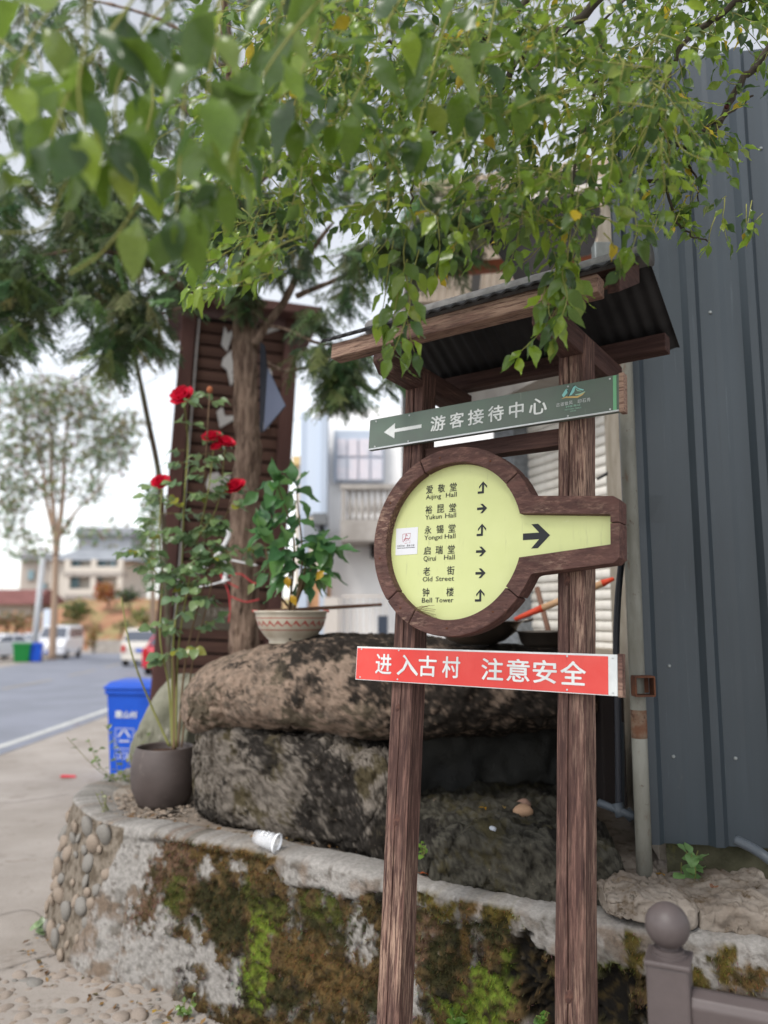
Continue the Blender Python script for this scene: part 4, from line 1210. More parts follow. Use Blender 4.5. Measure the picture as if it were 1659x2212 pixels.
# ------------------------------------------------------------------ leaves
def leaf_shape(ws, fold, curl, twist=0.0):
    """a leaf along +x, length 1: three verts across, folded on the midrib."""
    n = len(ws)
    vs, fs = [], []
    for i, wd in enumerate(ws):
        t = i / (n - 1)
        zc = -curl * t * t + 0.05 * math.sin(t * 6)
        for sg in (-1, 0, 1):
            y = sg * wd
            vs.append((t, y, zc + fold * abs(y) + twist * y * t + (0.035 * math.sin(t * 17 + sg * 1.3 + fold * 9) * abs(sg) if n > 6 else 0)))
    for i in range(n - 1):
        for k in (0, 1):
            a = i * 3 + k
            fs.append((a, a + 3, a + 4, a + 1))
    return np.array(vs), fs
OV = [(0.012, 0.06, 0.15, 0.215, 0.235, 0.21, 0.155, 0.085, 0.03, 0.003), (0.012, 0.05, 0.13, 0.19, 0.21, 0.19, 0.14, 0.075, 0.025, 0.003), (0.012, 0.08, 0.18, 0.245, 0.26, 0.225, 0.16, 0.08, 0.03, 0.003)]
LSH = [leaf_shape(OV[0], 0.35, 0.16), leaf_shape(OV[1], 0.2, 0.3, 0.4), leaf_shape(OV[2], 0.5, 0.1, -0.3), leaf_shape(OV[0], 0.15, -0.1, 0.5), leaf_shape(OV[1], 0.6, 0.22)]
LSH += [leaf_shape((0.012, 0.07, 0.13, 0.17, 0.18, 0.17, 0.13, 0.08, 0.04, 0.003), 0.3, 0.35, 0.2), leaf_shape((0.012, 0.10, 0.2, 0.26, 0.25, 0.2, 0.12, 0.05, 0.015, 0.003), 0.1, -0.2, -0.5)]
ROUND = leaf_shape((0.012, 0.22, 0.33, 0.36, 0.34, 0.25, 0.13, 0.004), 0.25, 0.15)
def frame(d, up):
    x = Vector(d).normalized()
    z = (Vector(up) - x * Vector(up).dot(x))
    if z.length < 1e-4:
        z = x.orthogonal()
    z.normalize()
    y = z.cross(x)
    return np.array((x, y, z)).T
def put_leaf(mb, sh, p, d, up, L, col, wscale=1.0):
    m = frame(d, up)
    v = (sh[0] * np.array((L, L * wscale, L))) @ m.T + np.array(p)
    mb.add(v, sh[1], col)
def rv(s=1.0):
    return Vector((rnd.gauss(0, s), rnd.gauss(0, s), rnd.gauss(0, s)))
def seen(p):
    q = Vector(p) - _CAM
    d = q.dot(_FW)
    return (CX + F * q.x / d, CY - F * q.dot(_UP) / d, d)
GREENS = [lin(104, 134, 42), lin(124, 154, 44), lin(86, 114, 44), lin(66, 94, 44), lin(142, 168, 50), lin(104, 132, 60)]
PALE = [lin(128, 150, 66), lin(140, 156, 60)]
YELL = lin(196, 170, 40)
def leafcol(y=0.02):
    u = rnd.random()
    c = YELL if u < y else (rnd.choice(PALE) if u < 0.12 else rnd.choice(GREENS))
    k = rnd.uniform(0.8, 1.2)
    return tuple(x * k for x in c)

# ------------------------------------------------------------------ the tree whose boughs hang over the sign
ot = thing('overhanging_tree', 'broadleaf tree whose drooping leafy boughs hang over the signpost', 'tree', (2.6, 0.9, -0.1))
OT = Vector(ot.location)
leaves = []      # (pos, dir, up, L, col, shape index)
twigs = MB()
def twig(p, d, L, leafL, gap, keep=lambda x, y: True, yel=0.02, rad=0.0017, sag=0.22):
    p, d = Vector(p), Vector(d).normalized()
    n = max(3, int(L / gap))
    pts = [p.copy()]
    for i in range(n):
        d = (d + Vector((0, 0, -sag * gap * 4)) + rv(0.12)).normalized()
        p = p + d * gap
        x, y, dep = seen(p)
        if not keep(x, y):
            break
        pts.append(p.copy())
        sd = d.cross(Vector((0, 0, 1)))
        sd = sd.normalized() if sd.length > 0.1 else Vector((1, 0, 0))
        sg = 1 if i % 2 else -1
        ld = (sd * sg * rnd.uniform(0.4, 1.0) + d * rnd.uniform(0.3, 1.0) + Vector((0, 0, -rnd.uniform(-0.1, 0.7))) + rv(0.25)).normalized()
        up = (Vector((0, -0.35, 1)) + rv(0.7)).normalized()
        LL = leafL * rnd.uniform(0.5, 1.3)
        leaves.append((p + ld * 0.008, ld, up, LL, leafcol(yel), rnd.randrange(7)))
    if len(pts) > 2:
        ld = d
        leaves.append((pts[-1], (d + Vector((0, 0, -0.4))).normalized(), (Vector((0, -0.5, 1)) + rv(0.4)).normalized(), leafL * rnd.uniform(0.7, 1.1), leafcol(yel), rnd.randrange(7)))
        twigs.tube(pts, [rad * (1 - 0.6 * i / len(pts)) for i in range(len(pts))], 5)
    return pts
env = [(-200, 420), (0, 470), (200, 480), (330, 500), (420, 560), (440, 655), (500, 690), (560, 660), (640, 640), (700, 590), (760, 560), (820, 610), (845, 640), (860, 560), (930, 560), (1000, 520), (1060, 470), (1110, 520), (1180, 560), (1230, 560), (1290, 500), (1340, 470), (1420, 480), (1500, 500), (1580, 540), (1680, 560), (1900, 560)]
keepB = lambda x, y: y < interp(env, x) - 30
# dense middle zone
for k in range(350):
    x = rnd.uniform(470, 1460)
    e = interp(env, x)
    y = rnd.triangular(-90, e - 60, e * 0.42)
    dep = rnd.uniform(1.45, 2.15)
    twig(P(x, y, dep), (rnd.uniform(-1.0, 0.35), rnd.uniform(-0.5, 0.4), rnd.uniform(-0.8, 0.15)), rnd.uniform(0.10, 0.26), 0.046, 0.023, keepB, 0.015)
for k in range(150):      # the crowded top
    x = rnd.uniform(560, 1420)
    twig(P(x, rnd.uniform(-120, 200), rnd.uniform(1.5, 2.2)), (rnd.uniform(-1.0, 0.5), rnd.uniform(-0.5, 0.4), rnd.uniform(-0.8, 0.3)), rnd.uniform(0.12, 0.26), 0.046, 0.023, keepB, 0.02)
# lower left fringe
for x, y in ((560, 560), (540, 600), (520, 590), (600, 560), (640, 540), (575, 600), (505, 600), (620, 580), (560, 520), (500, 540), (680, 520), (470, 560), (530, 520), (600, 500)):
    twig(P(x, y, rnd.uniform(1.6, 1.9)), (-0.9, rnd.uniform(-.3, .3), -0.45), rnd.uniform(0.12, 0.2), 0.058, 0.028, lambda x, y: y < 690 and x > 415, 0.0)
for k in range(30):      # sprays before the dark tarpaulin
    twig(P(rnd.uniform(1030, 1310), rnd.uniform(370, 510), rnd.uniform(1.6, 1.95)), (rnd.uniform(-.8, .6), rnd.uniform(-.4, .3), rnd.uniform(-.7, .1)), rnd.uniform(0.08, 0.2), 0.05, 0.024, lambda x, y: y < 590, 0.03)
# hanging strands in front of the little roof
def strand(pts, dep, gap=0.020, leafL=0.062):
    c = smoothcurve([P(x, y, dep) for x, y in pts], 10)
    tot, last = 0.0, 0.0
    sg = 1
    for a, b in zip(c, c[1:]):
        tot += (b - a).length
        if tot - last > gap:
            last = tot
            sg = -sg
            t = (b - a).normalized()
            ld = (Vector((sg * rnd.uniform(0.4, 1.0), rnd.uniform(-.4, .3), 0)) + t * 0.5 + Vector((0, 0, -rnd.uniform(0.3, 1.0)))).normalized()
            leaves.append((b + ld * 0.008, ld, (Vector((0, -0.8, 0.7)) + rv(0.45)).normalized(), leafL * rnd.uniform(0.75, 1.2), leafcol(0.03), rnd.randrange(7)))
    leaves.append((c[-1], (c[-1] - c[-3]).normalized(), Vector((0, -0.8, 0.6)), leafL, leafcol(0), 0))
    twigs.tube(c, [0.0018 * (1 - 0.5 * i / len(c)) for i in range(len(c))], 5)
for pts in ([(1235, 470), (1228, 540), (1222, 600), (1200, 670), (1160, 725), (1118, 765)], [(1228, 540), (1215, 590), (1225, 640), (1215, 680)], [(1205, 560), (1195, 610), (1185, 670), (1200, 700)], [(1240, 560), (1245, 600), (1250, 640)], [(1215, 540), (1185, 600), (1170, 650)], [(1245, 520), (1225, 600), (1205, 650), (1195, 730)], [(880, 560), (862, 620), (850, 690), (842, 740)],
            [(890, 470), (872, 540), (880, 610), (885, 660), (870, 710), (845, 770)], [(905, 540), (890, 600), (878, 660), (885, 720), (895, 760)], [(850, 520), (838, 590), (830, 650), (822, 690)], [(1130, 420), (1120, 500), (1105, 560)], [(1000, 430), (985, 520), (970, 560)],
            [(1360, 390), (1368, 440), (1375, 500), (1365, 540)], [(945, 470), (950, 540), (940, 590)]):
    strand(pts, rnd.uniform(1.72, 1.85))
# thinner right zone in front of the steel wall
br = thing('dummy_branch', 'x', 'x')
bpy.data.objects.remove(br)
def bough(pts, dep, r0, r1):
    dd = dep if isinstance(dep, (list, tuple)) else [dep] * len(pts)
    c = smoothcurve([P(x, y, q) - OT for (x, y), q in zip(pts, dd)], 8)
    c = [p + rv(0.003) for p in c]
    MB().tube(c, [lerp(r0, r1, i / (len(c) - 1)) for i in range(len(c))], 8).build('branch', M_BRANCH, ot, smooth=True)
    return [p + OT for p in c]
b1 = bough([(1700, 40), (1645, 130), (1600, 180), (1545, 280), (1500, 330), (1440, 385), (1330, 392)], 2.15, 0.012, 0.005)
b2 = bough([(1500, 330), (1440, 300), (1400, 260), (1330, 240)], 2.15, 0.006, 0.003)
b3 = bough([(1470, 300), (1520, 280), (1570, 250), (1625, 205)], 2.1, 0.005, 0.003)
b4 = bough([(1350, -60), (1250, 40), (1170, 95), (1120, 130), (1060, 225), (960, 262), (860, 330), (780, 410)], [1.9, 1.9, 1.95, 1.95, 2.0, 2.0, 2.0, 2.05], 0.014, 0.004)
b5 = bough([(1170, 95), (1160, 150), (1140, 220), (1130, 300)], 1.95, 0.007, 0.003)
b6 = bough([(1180, -60), (1080, 60), (980, 100), (900, 110), (830, 90)], 1.9, 0.010, 0.004)
b7 = bough([(1440, 385), (1450, 450), (1480, 500), (1530, 520)], 2.15, 0.005, 0.002)
b8 = bough([(1480, 345), (1500, 380), (1510, 440)], 2.15, 0.004, 0.002)
b9 = bough([(1659, -30), (1560, 30), (1480, 90), (1440, 180), (1420, 260)], 2.0, 0.010, 0.004)
b10 = bough([(1300, 50), (1290, 150), (1270, 250), (1240, 380), (1235, 470)], 1.85, 0.006, 0.003)
b11 = bough([(960, 262), (900, 330), (890, 400), (890, 470)], 1.9, 0.005, 0.002)
keepC = lambda x, y: y < interp(env, x) + 10
for b, n in ((b1, 14), (b2, 14), (b3, 5), (b7, 8), (b8, 4), (b9, 26)):
    for k in range(n):
        p = rnd.choice(b)
        twig(p, (rnd.uniform(-1, 0.8), rnd.uniform(-.5, .3), rnd.uniform(-0.8, 0.3)), rnd.uniform(0.06, 0.16), 0.052, 0.024, keepC, 0.03)
for k in range(60):
    twig(P(rnd.uniform(1380, 1720), rnd.uniform(-80, 70), rnd.uniform(2.0, 2.3)), (rnd.uniform(-1, .6), rnd.uniform(-.4, .3), rnd.uniform(-.8, .1)), rnd.uniform(0.08, 0.2), 0.052, 0.024, lambda x, y: y < 130 + 60 * math.sin(x * 0.02), 0.05)
for k in range(22):
    twig(P(rnd.uniform(1400, 1660), rnd.uniform(330, 480), rnd.uniform(2.0, 2.3)), (rnd.uniform(-.7, .4), rnd.uniform(-.4, .3), -0.8), rnd.uniform(0.05, 0.12), 0.045, 0.024, lambda x, y: y < 590, 0.02)
for k in range(14):      # strays on the left of the steel wall
    twig(P(rnd.uniform(1330, 1470), rnd.uniform(60, 380), rnd.uniform(1.9, 2.2)), (rnd.uniform(-.7, .7), rnd.uniform(-.4, .3), -0.6), rnd.uniform(0.08, 0.16), 0.05, 0.024, keepC, 0.03)
# near boughs at the upper left, close to the lens
near = []
for pts, dep in (([(760, -80), (640, 60), (560, 180), (520, 300), (470, 420)], 0.95), ([(520, -60), (440, 60), (400, 200), (390, 330), (380, 460)], 0.92), ([(330, -60), (230, 80), (150, 200), (110, 300)], 0.85), ([(180, -60), (80, 60), (20, 180), (-40, 260)], 0.85),
                 ([(900, -60), (830, 60), (790, 160), (740, 260)], 1.1), ([(1010, -60), (960, 60), (930, 170), (900, 290)], 1.15), ([(1080, -40), (1060, 60), (1040, 160), (1030, 230)], 1.2), ([(640, -60), (600, 40), (590, 140), (560, 240)], 1.0),
                 ([(420, -40), (330, 40), (260, 160), (250, 260), (260, 340)], 0.9), ([(120, 250), (160, 330), (130, 420), (85, 495), (-40, 500)], 0.9), ([(300, 440), (250, 510), (210, 555), (150, 592)], 0.95), ([(-40, 60), (40, 120), (110, 210), (150, 300)], 0.88),
                 ([(700, -60), (690, 60), (650, 160), (640, 260)], 1.05), ([(200, -60), (190, 60), (170, 180), (180, 280)], 0.8), ([(60, -60), (60, 60), (90, 150), (60, 240)], 0.95), ([(480, -60), (470, 80), (450, 180), (470, 260)], 0.85), ([(320, 120), (330, 220), (310, 320), (320, 380)], 1.0), ([(560, 120), (540, 220), (500, 300)], 1.1)):
    dep *= 1.2
    c = smoothcurve([P(x, y, dep) for x, y in pts], 10)
    twigs.tube(c, [0.0022 * (1 - 0.4 * i / len(c)) for i in range(len(c))], 6)
    near.append(c)
    tot = last = 0.0
    sg = 1
    if pts[-1] in ((150, 592), (-40, 500)):
        continue
    for a, b in zip(c, c[1:]):
        tot += (b - a).length
        if tot - last > 0.042:
            last = tot
            sg = -sg
            ld = (Vector((sg * rnd.uniform(0.2, 0.9), rnd.uniform(-.4, .5), 0)) + Vector((0, 0, -rnd.uniform(0.4, 1.2)))).normalized()
            leaves.append((b + ld * 0.01, ld, (Vector((0, -0.6, 0.7)) + rv(0.6)).normalized(), 0.105 * rnd.uniform(0.6, 1.2), tuple(c * 0.8 for c in leafcol(0.004)), rnd.randrange(7)))
    leaves.append((c[-1], (c[-1] - c[-3]).normalized(), Vector((0, -0.8, 0.6)), 0.085, leafcol(0), 0))
for x, y, a, dep, L, cc in ((300, 470, 100, 0.9, 0.085, 1), (400, 440, 80, 0.92, 0.1, 0), (470, 390, 75, 0.95, 0.075, 0), (40, 330, 140, 0.85, 0.11, 1), (70, 395, 170, 0.86, 0.09, 1), (300, 250, 95, 0.9, 0.1, 0), (160, 120, 80, 0.85, 0.085, 0), (440, 270, 60, 0.92, 0.1, 0), (250, 330, 110, 0.9, 0.08, 0),
                      (760, 240, 95, 1.1, 0.085, 0), (880, 60, 80, 1.1, 0.07, 2), (1000, 190, 100, 1.2, 0.09, 0), (1125, 200, 90, 1.2, 0.085, 0), (920, 270, 100, 1.15, 0.085, 0), (360, 70, 30, 0.9, 0.09, 3), (230, 30, 60, 0.86, 0.1, 3), (600, 60, 80, 1.0, 0.07, 0)):
    p = P(x, y, dep * 1.2)
    L *= 1.2
    d = Vector((math.cos(R(-a)), 0.15, math.sin(R(-a))))
    leaves.append((p, d, Vector((rnd.uniform(-.3, .3), -1, 0.4)), L, (GREENS[0], PALE[0], lin(150, 160, 30), GREENS[3])[cc], 0))
# the leaves that show largest are parts of their own, the rest one mass
def shown(l):
    x, y, d = seen(l[0])
    return l[3] / d if (-80 < x < 1740 and -80 < y < 1200 and d > 0.2) else 0
leaves.sort(key=shown, reverse=True)
variants = {}
def leaf_mesh(si, col):
    key = (si, tuple(round(c * 40) for c in col))
    if key not in variants:
        mb = MB()
        mb.add(LSH[si][0], LSH[si][1], col)
        variants[key] = mb.mesh('leaf', M_LEAF, True)
    return variants[key]
pal = GREENS + PALE + [YELL]
for p, d, up, L, col, si in leaves[:300]:
    col = min(pal, key=lambda c: sum((a - b) ** 2 for a, b in zip(c, col)))
    o = link('leaf', leaf_mesh(si, col), ot)
    m = Matrix(frame(d, up).tolist()).to_4x4()
    o.matrix_local = Matrix.Translation(Vector(p) - OT) @ m @ Matrix.Scale(L, 4)
mass = MB()
for p, d, up, L, col, si in leaves[300:]:
    put_leaf(mass, LSH[si], Vector(p) - OT, d, up, L, col)
kind(mass.build('foliage', M_LEAF, ot, smooth=True), 'stuff')
twigs.v = [(v[0] - OT.x, v[1] - OT.y, v[2] - OT.z) for v in twigs.v]
kind(twigs.build('twigs', M_TWIG, ot, smooth=True), 'stuff')
for x, y in ((1365, 408 - 25), (1428, 295), (1570, 230), (1362, 765 // 2)):
    o = MB().ball((0, 0, 0), 0.0075, 10, 8).build('berry', M_BERRY, ot, smooth=True)
    o.location = P(x, y, 2.0) - OT
# its trunk stands out of view on the right and carries the boughs
tr = smoothcurve([(0, 0, 0), (-0.03, 0.02, 1.2), (-0.1, 0.1, 2.4), (-0.3, 0.3, 3.3), (-0.7, 0.55, 3.9)], 8)
MB().tube(tr, [lerp(0.13, 0.06, i / (len(tr) - 1)) for i in range(len(tr))], 14).build('trunk', M_BRANCH, ot, smooth=True)
for tgt, r0 in ((b1[0], 0.02), (b4[0], 0.022), (b6[0], 0.02), (b9[0], 0.02), (near[0][0], 0.012), (near[1][0], 0.012), (near[2][0], 0.012), (near[4][0], 0.012), (near[5][0], 0.012), (b10[0], 0.012), (near[3][0], 0.01), (near[6][0], 0.01), (near[7][0], 0.01), (near[8][0], 0.01), (near[12][0], 0.01)):
    t = tgt - OT
    s = Vector(tr[-6]) if t.z < 3.4 else Vector(tr[-1])
    mid = s.lerp(t, 0.55) + Vector((0, -0.05, 0.35))
    MB().tube(smoothcurve([s, mid, t], 8), [lerp(r0, 0.003 if r0 < 0.015 else 0.011, i / 16) for i in range(17)], 7).build('branch', M_BRANCH, ot, smooth=True)

# ------------------------------------------------------------------ conifer
cf = thing('conifer_tree', 'dark conifer with rough bare trunk and feathery drooping sprays', 'tree', (P(530, 1420, 5.3).x, 5.3, 0.6))
CF = Vector(cf.location)
def bark_tube(pts, rads, seg, rings, amp):
    c = smoothcurve(pts, rings)
    mb = MB()
    n = len(c)
    kk = np.linspace(0, len(rads) - 1, n)
    rr = np.interp(kk, range(len(rads)), rads)
    mb.tube(c, list(rr), seg)
    out = []
    for i, v in enumerate(mb.v):
        ci = c[min(i // seg, n - 1)]
        d = (Vector(v) - ci)
        d.normalize()
        a = amp * (nz((v[0] * 3, v[1] * 3, v[2] * 0.6), 9, 4) + 0.8 * nz((v[0], v[1], v[2]), 3, 3))
        q = Vector(v) + d * a
        out.append(tuple(q))
    mb.v = out
    return mb
tp = [P(x, y, 5.3) - CF for x, y in ((532, 1560), (530, 1420), (528, 1300), (526, 1150), (536, 1000), (533, 900), (530, 750), (535, 600), (520, 450), (505, 300), (490, 100), (480, -120))]
bark_tube(tp, [0.105, 0.094, 0.09, 0.088, 0.088, 0.086, 0.08, 0.07, 0.06, 0.05, 0.04, 0.03], 44, 22, 0.02).build('trunk', M_BARK, cf, smooth=True)
limbs = [([(548, 745), (580, 695), (615, 650), (660, 560), (720, 480)], [0.035, 0.032, 0.028, 0.02, 0.01], 0.0), ([(520, 670), (450, 640), (380, 612), (300, 560), (180, 540), (60, 560)], [0.035, 0.03, 0.024, 0.018, 0.012, 0.006], -0.5), ([(525, 560), (450, 520), (360, 470), (220, 440), (80, 450)], [0.03, 0.026, 0.02, 0.014, 0.006], 0.3),
         ([(560, 700), (620, 712), (690, 742), (760, 735), (840, 690), (930, 600)], [0.014, 0.013, 0.012, 0.011, 0.009, 0.005], -0.4), ([(562, 770), (610, 800), (670, 795), (715, 820), (760, 850)], [0.012, 0.012, 0.010, 0.008, 0.004], -0.3),
         ([(510, 350), (420, 250), (300, 180), (150, 120)], [0.025, 0.02, 0.014, 0.006], 0.2), ([(520, 430), (640, 330), (780, 280), (950, 300)], [0.025, 0.02, 0.014, 0.006], 0.0), ([(495, 180), (600, 80), (760, 20), (900, 40)], [0.02, 0.016, 0.01, 0.005], 0.1), ([(495, 160), (380, 60), (240, 10), (60, -20)], [0.02, 0.016, 0.01, 0.005], 0.2),
         ([(640, 640), (760, 590), (880, 540), (1000, 470), (1050, 440)], [0.02, 0.016, 0.012, 0.008, 0.005], -0.5), ([(540, 620), (440, 650), (340, 680), (250, 700)], [0.02, 0.016, 0.01, 0.006], -0.3)]
for pts, rr, dy in limbs:
    q = [P(x, y, 5.25 + dy * i / (len(pts) - 1)) - CF for i, (x, y) in enumerate(pts)]
    bark_tube(q, rr, 10, 10, 0.004).build('limb', M_BARK, cf, smooth=True)
NG = [lin(82, 100, 62), lin(68, 88, 56), lin(94, 112, 68), lin(108, 124, 76), lin(84, 104, 70)]
needles = MB()
def needle_row(p0, d, L, up, nl, col):
    d = d.normalized()
    sd = d.cross(up).normalized()
    n = int(L / 0.0085)
    for i in range(n):
        b = p0 + d * (i * 0.0085) + Vector((0, 0, -0.25 * (i * 0.0085) ** 2 / max(L, .01)))
        k = 1 - 0.4 * i / n
        for sg in (-1, 1):
            t = b + (sd * sg * 0.9 + d * 0.55 + up * rnd.uniform(-.15, .25)).normalized() * nl * k
            needles.add([b - d * 0.0042, b + d * 0.0042, t], [(0, 1, 2)], col)
def spray(p, d, L, nl=0.030):
    d = Vector(d).normalized()
    col = tuple(c * rnd.uniform(0.75, 1.25) for c in rnd.choice(NG))
    up = (Vector((0, -0.3, 1)) + rv(0.35)).normalized()
    sd = d.cross(up).normalized()
    needle_row(p, d, L, up, nl, col)
    n = int(L / 0.045)
    for i in range(n):
        b = p + d * (0.03 + i * 0.045)
        for sg in (-1, 1):
            dd = (d * 0.75 + sd * sg * 0.75 + Vector((0, 0, -0.25)) + rv(0.1))
            needle_row(b, dd, L * 0.42 * (1 - 0.55 * i / n), up, nl * 0.9, col)
def scatter(poly, n, y0, y1, L0=0.13, L1=0.26, clump=0.0):
    n = int(n * 1.8)
    xs, ys = [p[0] for p in poly], [p[1] for p in poly]
    k = t = 0
    while k < n and t < n * 40:
        t += 1
        x, y = rnd.uniform(min(xs), max(xs)), rnd.uniform(min(ys), max(ys))
        if not inpoly(poly, x, y) or mnoise.noise(Vector((x * 0.011, y * 0.011, 3.3))) < clump:
            continue
        k += 1
        a = rnd.uniform(0, 6.28)
        spray(P(x, y - 40, rnd.uniform(y0, y1)) - CF, (math.cos(a), math.sin(a) * 0.8, rnd.uniform(-1.1, -0.2)), rnd.uniform(L0, L1))
scatter([(-100, 430), (150, 400), (400, 440), (520, 560), (420, 620), (380, 690), (345, 790), (300, 850), (215, 840), (180, 740), (120, 690), (70, 800), (-100, 830)], 620, 4.4, 6.4, clump=-0.12)
scatter([(-100, 560), (100, 560), (90, 780), (30, 830), (-100, 830)], 150, 4.6, 5.8)
scatter([(200, 650), (330, 640), (340, 770), (290, 840), (225, 840)], 90, 4.6, 5.6)
scatter([(-100, -100), (760, -100), (720, 500), (420, 580), (-100, 520)], 560, 4.4, 6.6, clump=-0.16)
scatter([(640, 790), (760, 770), (860, 810), (880, 960), (800, 940), (720, 900), (660, 950)], 110, 4.7, 5.4)
scatter([(700, 560), (900, 430), (1050, 410), (1060, 555), (980, 585), (880, 600), (760, 620)], 190, 4.3, 5.0, 0.18, 0.3)
scatter([(560, -100), (1120, -100), (1100, 420), (640, 520)], 340, 4.5, 6.0, clump=-0.3)
scatter([(500, 560), (560, 560), (555, 720), (505, 720)], 34, 5.05, 5.15, 0.10, 0.16)
scatter([(640, 650), (760, 650), (740, 760), (660, 740)], 30, 4.8, 5.4)
scatter([(360, 480), (520, 440), (700, 460), (720, 640), (600, 620), (540, 600), (420, 620), (370, 640)], 260, 4.9, 6.2, clump=-0.3)
scatter([(120, 340), (520, 300), (540, 560), (380, 600), (150, 520)], 220, 4.7, 6.0, clump=-0.25)
kind(needles.build('needles', M_NEEDLE, cf), 'stuff')
# plastic strips and string tied round the trunk
rw = thing('plastic_strips', 'white plastic strips and red string tied round the conifer trunk', 'ribbon', P(480, 1215, 5.05))
def ribbon(pts, dep, wd, m, nm):
    c = smoothcurve([P(x, y, dep) for x, y in pts], 6)
    mb = MB()
    vs = []
    for i, p in enumerate(c):
        t = (c[min(i + 1, len(c) - 1)] - c[max(i - 1, 0)]).normalized()
        n = t.cross(Vector((0, 1, 0.3 * math.sin(i * 0.6)))).normalized() * wd * 0.5
        vs += [rel(p - n, rw), rel(p + n, rw)]
    mb.add(vs, [(2 * i, 2 * i + 1, 2 * i + 3, 2 * i + 2) for i in range(len(c) - 1)])
    o = mb.build(nm, m, rw, smooth=True)
    md = o.modifiers.new('t', 'SOLIDIFY')
    md.thickness = 0.002
ribbon([(425, 1238), (462, 1208), (494, 1158), (480, 1146), (458, 1152)], 5.06, 0.03, M_RIBW, 'strip')
ribbon([(470, 1205), (500, 1210), (556, 1222)], 5.06, 0.012, M_RIBW, 'strip')
ribbon([(478, 1200), (488, 1235), (482, 1260)], 5.07, 0.03, M_RIBW, 'strip')
ribbon([(430, 1268), (460, 1262), (496, 1252)], 5.06, 0.01, M_RIBW, 'strip')
for pts in ([(466, 1208), (478, 1245), (492, 1275), (497, 1310), (494, 1345)], [(494, 1244), (520, 1240), (545, 1258), (565, 1262)], [(498, 1288), (530, 1300), (560, 1295)], [(470, 1215), (482, 1250), (500, 1262), (515, 1270)]):
    MB().tube([rel(p, rw) for p in smoothcurve([P(x, y, 5.08) for x, y in pts], 6)], 0.0045, 6).build('string', M_RIBR, rw, smooth=True)
# folded cloth hanging on the trunk
fc = thing('hanging_cloth', 'dark blue grey triangular cloth hanging on the conifer trunk', 'cloth', P(570, 850, 5.1))
A, B, C_, D = P(568, 742, 5.1), P(574, 800, 5.0), P(616, 876, 4.95), P(566, 936, 5.06)
E_ = P(560, 800, 5.16)
def slabtri(pts, m, nm, th=0.012):
    mb = MB()
    k = len(pts)
    off = Vector((0.004, th, 0))
    mb.add([rel(p, fc) for p in pts] + [rel(p + off, fc) for p in pts], [tuple(range(k)), tuple(range(2 * k - 1, k - 1, -1))] + [(i, i + k, (i + 1) % k + k, (i + 1) % k) for i in range(k)])
    mb.build(nm, m, fc)
slabtri([P(578, 795, 5.02), C_, D + Vector((0.012, -0.02, 0.01))], M_CLOTH, 'cloth_panel')
slabtri([P(562, 738, 5.1), P(571, 745, 5.08), P(577, 800, 5.03), D, P(561, 930, 5.09)], M_CLOTHD, 'dark_fold')

# ------------------------------------------------------------------ slatted tower
TA = math.atan2(0.24, 0.97)
t0 = P(350, 1420, 7.3)
tw = thing('slatted_tower', 'brown slatted wooden tower with pale letters behind the conifer trunk', 'tower', (t0.x - 0.137, 7.3, 0.0), (0, 0.045, TA))
TWD, TH = 1.16, 4.62
for x in (0.07, TWD - 0.07):
    MB().box((x, 0.06, TH / 2), (0.14, 0.14, TH)).build('post', M_TOWER, tw, bevel=0.008)
    MB().box((x, 0.9, TH / 2), (0.14, 0.14, TH)).build('post', M_TOWER, tw, bevel=0.008)
MB().box((TWD / 2, 0.115, TH / 2), (TWD - 0.28, 0.02, TH - 0.1)).build('backing_board', M_DARK, tw)
z = 0.3
sm = MB().box((0, 0, 0), (TWD - 0.284, 0.03, 0.104)).mesh('slat', M_SLAT)
while z < TH - 0.05:
    o = link('slat', sm, tw, 0.004)
    o.location = (TWD / 2 + rnd.uniform(-.002, .002), 0.075 + rnd.uniform(-.003, .003), z)
    o.rotation_euler = (0, rnd.uniform(-.004, .004), 0)
    z += 0.126
MB().box((TWD / 2 + 0.02, 0.45, TH + 0.05), (TWD + 0.36, 1.3, 0.10)).build('cap', M_TOWER, tw, bevel=0.01)
MB().tube([(0.165, 0.02, 1.2), (0.165, 0.02, TH - 0.1)], 0.009, 8).build('cable_duct', M_LETTER, tw)
def towpoly(pts, nm='letter_piece'):
    """pale letter pieces traced on the tower face plane."""
    M = Matrix.Translation(tw.location) @ tw.rotation_euler.to_matrix().to_4x4()
    Mi = M.inverted()
    out = []
    o = Mi @ _CAM
    for x, y in pts:
        d = Mi.to_3x3() @ sight(x, y)
        q = o + d * ((0.052 - o.y) / d.y)
        out.append((q.x, q.z))
    MB().prism(out, 0.03, 0.058).build(nm, M_LETTER, tw)
for pts in ([(478, 745), (485, 706), (492, 722), (505, 712), (500, 730), (490, 760)], [(482, 775), (498, 760), (512, 735), (515, 790), (500, 805), (510, 815), (498, 835), (490, 800), (478, 790)], [(570, 792), (585, 800), (588, 812), (575, 808)], [(468, 890), (480, 880), (486, 900), (510, 898), (505, 908), (475, 925)],
            [(444, 1045), (452, 1025), (470, 1020), (476, 1030), (500, 1028), (480, 1058), (460, 1062), (448, 1058)], [(566, 915), (578, 905), (580, 925), (568, 928)], [(570, 715), (600, 705), (604, 712), (575, 722)]):
    towpoly(pts)
pq = MB().box((0.47, 0.045, 1.58), (0.62, 0.02, 0.22)).build('plaque', mat('olive_plaque', lin(96, 88, 76), 0.8), tw)
text_mesh('1375', 0.46, 0.66, 1.60, 1.67, 0.0345, mat('worn_plaque_letter', lin(150, 142, 132), 0.8), 0.01, 'lettering', pq)
